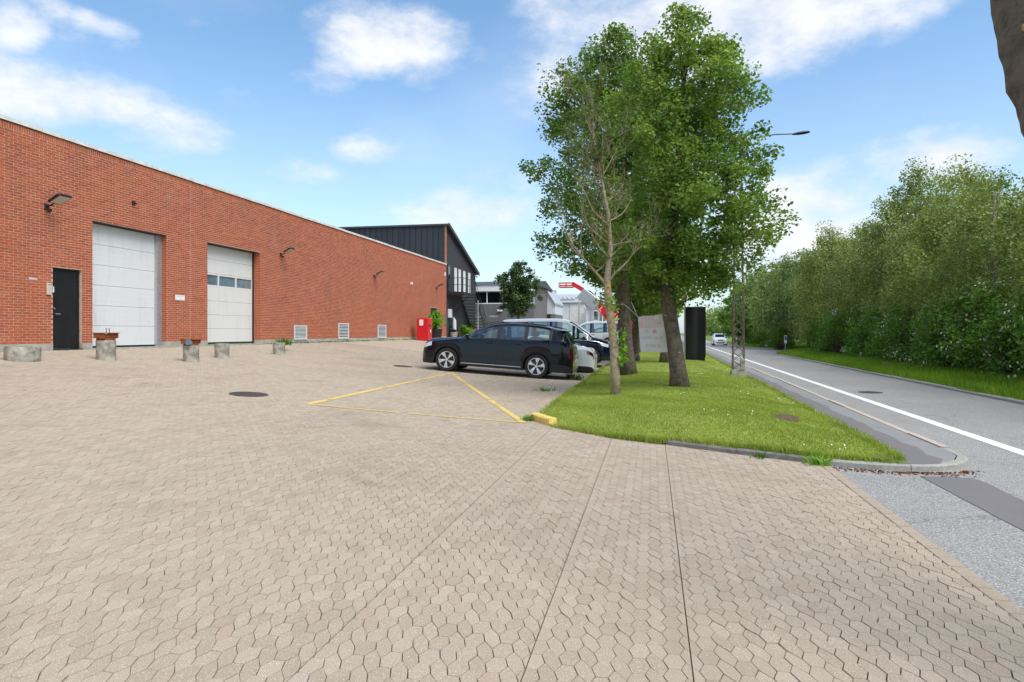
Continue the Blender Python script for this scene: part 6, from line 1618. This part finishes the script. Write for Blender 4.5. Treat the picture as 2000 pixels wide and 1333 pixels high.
for k, (u0, u1, v0, v1, m) in enumerate(((.22, .28, .10, .26, 'banner_white'), (.33, .38, .10, .26, 'banner_white'), (.43, .48, .10, .26, 'banner_white'), (.53, .58, .10, .26, 'banner_white'), (.66, .86, .03, .13, 'banner_white'), (.76, .86, .20, .25, 'banner_red'), (.22, .38, .39, .49, 'banner_print'), (.54, .68, .38, .48, 'banner_red'), (.08, .26, .57, .66, 'banner_print'), (.30, .46, .57, .66, 'banner_print'), (.52, .70, .57, .66, 'banner_print'), (.74, .88, .57, .66, 'banner_print'), (.20, .34, .78, .87, 'banner_print'), (.38, .58, .78, .87, 'banner_print'), (.64, .78, .78, .87, 'banner_print'))):
    bpatch(u0, u1, v0, v1, 'print_patch', m, -.004, 4, 3)
for pts in ((bsurf(0, 0), bpt(1229, 603, 19), bpt(1218, 594, 22.7)), (bsurf(0, 0), bpt(1240, 606, 21), bpt(1232, 588, 22.7)), (bsurf(0, 1), bpt(1232, 700, 20), bpt(1214, 711, 22.6)), (bsurf(0, 1), bpt(1236, 704, 22.7)), (bsurf(1, 1), bpt(1310, 689, 16.9), bpt(1329, 688.5, 16.82)), (bsurf(1, 0), bpt(1298, 616, 16.95), bpt(1303, 618, 16.85))):
    MB().tube(pts, .007, 5).build('rope', M['rope'], ban, True)
# --- black pylon sign
PXX, PYY = at(1357.5, 34.0); py = empty('pylon_sign', (PXX, PYY, 0)); tag(py, 'tall plain black pylon sign standing at the edge of the lawn', 'sign')
zt = hgt(600, 34); zb0 = hgt(698, 34)
mbp = MB(); n = 10; prof = []
for k in range(n + 1):
    t = k / n; prof.append((-.49 + .98 * t, -.17 - .10 * math.sin(math.pi * t)))
poly = prof + [(x, -y) for x, y in prof[::-1]]
mbp.prism(poly, 'z', zb0, zt); mbp.build('body', M['pylon_black'], py, True)
MB().box(-.515, -.492, -.16, .16, zb0, zt).build('edge_strip', M['galvanised'], py)
MB().prism([(x * .93, y * .8) for x, y in poly], 'z', -.1, zb0).build('foot', M['pylon_black'], py, True)
py.rotation_euler = (0, 0, R(YAW * .4))
# --- lattice street lamp
MX, MY = at(1442, 24.0); mz = base_z(MX, MY) - .02; ms = empty('lattice_lamp', (MX, MY, mz)); tag(ms, 'rusty lattice lamp mast on a concrete block at the lawn edge', 'street lamp')
MB().bbox(-.25, .25, -.25, .25, -.2, .22, .015).build('base_block', M['concrete'], ms)
Hm = hgt(276, 24) - mz; w0, w1 = .19, .085
def mw(z): return w0 + (w1 - w0) * z / Hm
for sx in (-1, 1):
    for sy in (-1, 1): MB().tube([(sx * w0, sy * w0, .2), (sx * w1, sy * w1, Hm)], .017, 5).build('leg', M['lattice'] if 'lattice' in M else mat('lattice', (.16, .13, .11), .8, metal=.3, var=.3, scale=10), ms)
z = .25; k = 0
while z < Hm - .3:
    z2 = min(z + .30, Hm)
    for (ax_, sg) in (('x', -1), ('x', 1), ('y', -1), ('y', 1)):
        a, b = mw(z), mw(z2); f = 1 if k % 2 else -1
        for f in (1, -1):
            p, q = ((-f * a, sg * a, z), (f * b, sg * b, z2)) if ax_ == 'x' else ((sg * a, -f * a, z), (sg * b, f * b, z2))
            MB().bar(p, q, .013).build('brace', M['lattice'], ms)
    z = z2; k += 1
MB().bbox(-.12, .20, -.13, .13, Hm - .02, Hm + .10, .015).build('mast_head', M['dark_steel'], ms)
MB().bbox(.03, .19, -.30, -.20, .24, .62, .01).build('fuse_box', M['concrete_mossy'], ms)
dxa = at(1560, 24.0); ex, ey = dxa[0] - MX, dxa[1] - MY; za = hgt(262, 24) - mz
MB().tube([(0, 0, Hm), (ex * .25, ey * .25, Hm + .10), (ex * .6, ey * .6, za - .02), (ex * .9, ey * .9, za)], [.03, .026, .022, .02], 7).build('arm', M['lattice'], ms, True)
mbh = MB().lathe([(.001, -.32), (.05, -.3), (.10, -.1), (.11, .1), (.07, .28), (.001, .32)], 14, axis='x'); mbh.v = [(p[0], p[1] * 1.1, p[2] * .5) for p in mbh.v]
o = mbh.build('lamp_head', M['dark_steel'], ms, True, (ex * 1.04, ey * 1.04, za + .03)); o.rotation_euler = (0, R(-8), math.atan2(ey, ex))
# --- flagpole
fx, fy = at(1327, 66); fp = empty('flagpole', (fx, fy, .2)); tag(fp, 'white flagpole with a hanging red and white flag far down the lawn', 'flagpole')
ft = hgt(520, 66) - .2
MB().tube([(-.9 * 0 - .35, 0, -.3), (-.1, 0, ft * .55), (0.08, 0, ft)], [.10, .08, .05], 8).build('pole', M['white_paint'], fp, True)
V = []; Fs = []
for i in range(13):
    t = i / 12
    for j in range(5): u = j / 4; V.append((.12 + u * .42 * (1 - .5 * t) + .10 * math.sin(t * 3), -.05 + .10 * math.sin(u * 7 + t * 4), ft - .4 - t * 2.9 - u * .5))
for i in range(12):
    for j in range(4): a = i * 5 + j; Fs.append((a, a + 1, a + 6, a + 5))
fl = MB().add(V, Fs); half = [f for n_, f in enumerate(fl.f) if (n_ % 4) != 1]; oth = [f for n_, f in enumerate(fl.f) if (n_ % 4) == 1]
for nm, fs, m in (('flag_cloth', half, 'flag_red'), ('flag_stripe', oth, 'white_paint')):
    mb = MB(); mb.v = fl.v; mb.f = fs; o = mb.build(nm, M[m], fp, True); md = o.modifiers.new('thick', 'SOLIDIFY'); md.thickness = .01
# --- road marker posts
for k, (x, yb, z, lab) in enumerate(((1534, 684, 58, 'nearest slim marker post with a blue sign beyond the side mouth'), (1438.5, 671, 84, 'middle slim marker post with a blue sign, behind the lattice mast'), (1415.5, 668, 105, 'farthest slim marker post near the white car'))):
    X, Y = at(x, z); zz = float(V_h(X, Y)) if X > edge_x(Y) else 0.0
    o = empty('marker_post', (X, Y, zz - .05)); tag(o, lab, 'post'); h = 1.35
    MB().tube([(0, 0, -.1), (0, 0, h)], .035, 8).build('post', M['galvanised'], o); MB().bbox(-.11, .11, -.06, -.04, h * .55, h + .05, .005).build('sign_plate', M['white_paint'], o); MB().box(-.09, .09, -.064, -.061, h * .75, h).build('blue_field', M['sign_blue'], o)
# --- grey guard rail past the pylon
X, Y = at(1333, 46); o = empty('guard_rail', (X, Y, 0)); tag(o, 'short grey steel rail on posts just left of the black pylon', 'barrier')
for s in (-1.2, 0, 1.2): MB().tube([(0, s, -.1), (0, s, 1.0)], .04, 6).build('post', M['galvanised'], o)
for h in (.5, .95): MB().tube([(0, -1.4, h), (0, 1.4, h)], .04, 6).build('rail', M['galvanised'], o)
# --- pots and plants by the dark wall
def plant(name, X, Y, z, label, pot_r, pot_h, pot_m, H, rx, leaf_m, n, leaf, seed, cat='potted plant'):
    o = empty(name, (X, Y, z)); tag(o, label, cat); r = np.random.default_rng(seed)
    MB().lathe([(pot_r * .72, -.02), (pot_r * .78, .02), (pot_r, pot_h - .06), (pot_r * 1.06, pot_h - .05), (pot_r * 1.06, pot_h), (pot_r * .92, pot_h), (pot_r * .9, pot_h - .06), (.001, pot_h - .06)], 20).build('pot', M[pot_m], o, True)
    st_ = MB(); C = []
    for k in range(max(8, n // 40)):
        a = r.uniform(0, 6.28); q = r.random() ** .6; zc = r.uniform(.15, 1); e = np.array([rx * q * math.cos(a) * (1 - .35 * zc), rx * q * math.sin(a) * (1 - .35 * zc), pot_h + H * zc]); st_.tube(wiggle((0, 0, pot_h - .08), e, 3, .08, r), [.016, .012, .008, .004], 4, False); C.append(e + r.normal(0, rx * .22, (40, 3)))
    st_.build('stems', M['bark'], o); link('foliage', leaves_mesh('foliage', np.concatenate(C), leaf, leaf_m, seed, .4), o); return o
X = -14.3; Y = wall_y(850, X); plant('potted_shrub', X, Y, g(X, Y), 'tall yellow green shrub in a black pot beside the red cabinet', .48, .75, 'pot_black', hgt(613, 49.5) - g(X, Y) - .75, .55, 'leaf_fresh', 900, .15, 3)
X = -14.4; Y = 52.6; plant('potted_plant', X, Y, g(X, Y), 'low bright green plant in a pot at the foot of the stair', .3, .35, 'terracotta', .55, .55, 'leaf_fresh', 600, .16, 5)
X = -14.6; Y = 55.3; plant('potted_plant', X, Y, g(X, Y) + .35, 'dry brownish plant in a clay pot under the stair', .24, .4, 'terracotta', .5, .25, 'leaf_sparse', 300, .1, 6)
X = -14.85; Y = 50.6; plant('potted_plant', X, Y, g(X, Y), 'small grey tub with a stubby plant at the brick corner', .3, .5, 'concrete', .25, .25, 'leaf_back', 250, .09, 7)
o = empty('garden_table', (-14.45, 55.3, g(-14.45, 55.3))); tag(o, 'small dark table under the steel stair', 'table'); MB().bbox(-.4, .4, -.4, .4, .30, .345, .01).build('top', M['black_metal'], o)
for sx in (-.33, .33):
    for sy in (-.33, .33): MB().tube([(sx, sy, 0), (sx, sy, .3)], .025, 6).build('leg', M['black_metal'], o)
o = empty('gas_bottle', (-14.9, 50.95, g(-14.9, 50.95) + .0)); tag(o, 'pale blue gas bottle standing at the dark wall', 'bottle'); MB().lathe([(.14, 0), (.15, .04), (.15, 1.35), (.10, 1.5), (.04, 1.54), (.04, 1.62)], 16).build('body', M['pale_cladding'], o, True); MB().lathe([(.05, 1.62), (.05, 1.68), (.001, 1.7)], 10).build('valve', M['steel'], o, True)
# --- weeds
def weed(X, Y, z, n, H, wd, label, m='leaf_fresh', seed=1):
    r = np.random.default_rng(seed); P = np.column_stack([X + r.normal(0, wd, n), Y + r.normal(0, wd, n), np.full(n, z)])
    o = blades('weed_clump', P, H, H * .28, m, 1.3, seed); tag(o, label, 'weeds'); return o
weed(*on_yard(1600, 908), 0.0, 40, .11, .07, 'bright green weed clump growing at the end of the dark kerb', seed=1)
weed(1.35, 9.22, .0, 26, .08, .05, 'small weeds sprouting along the dark kerb', 'leaf_bush', 2)
weed(*on_yard(1066, 764), g(-2.2, 15), 40, .12, .10, 'weed tuft in the paving beside the parking kerb', 'leaf_bush', 3)
weed(*on_yard(1120, 742), g(-2.2, 18), 60, .2, .14, 'dark weeds by the kerb behind the black car', 'leaf_back', 4)
weed(*on_yard(1034, 822), g(-2.1, 12) + .0, 50, .10, .07, 'small weeds at the foot of the yellow kerb block', 'leaf_bush', 5)
weed(*on_yard(556, 674), WB, 60, .22, .12, 'weeds beside the plain stub right of the glazed garage door', 'leaf_bush', 6)
n = 700; r = np.random.default_rng(17); yy = r.uniform(wy(520), wy(830), n); yy = yy + .25 * np.sin(yy * 3); o = blades('wall_weeds', np.column_stack([WALL_X + .03 + np.abs(r.normal(0, .05, n)), yy, np.full(n, WB - .01)]), .07, .03, 'leaf_bush', 1.0, 18); tag(o, 'thin line of weeds along the foot of the brick wall', 'weeds', kind='stuff')
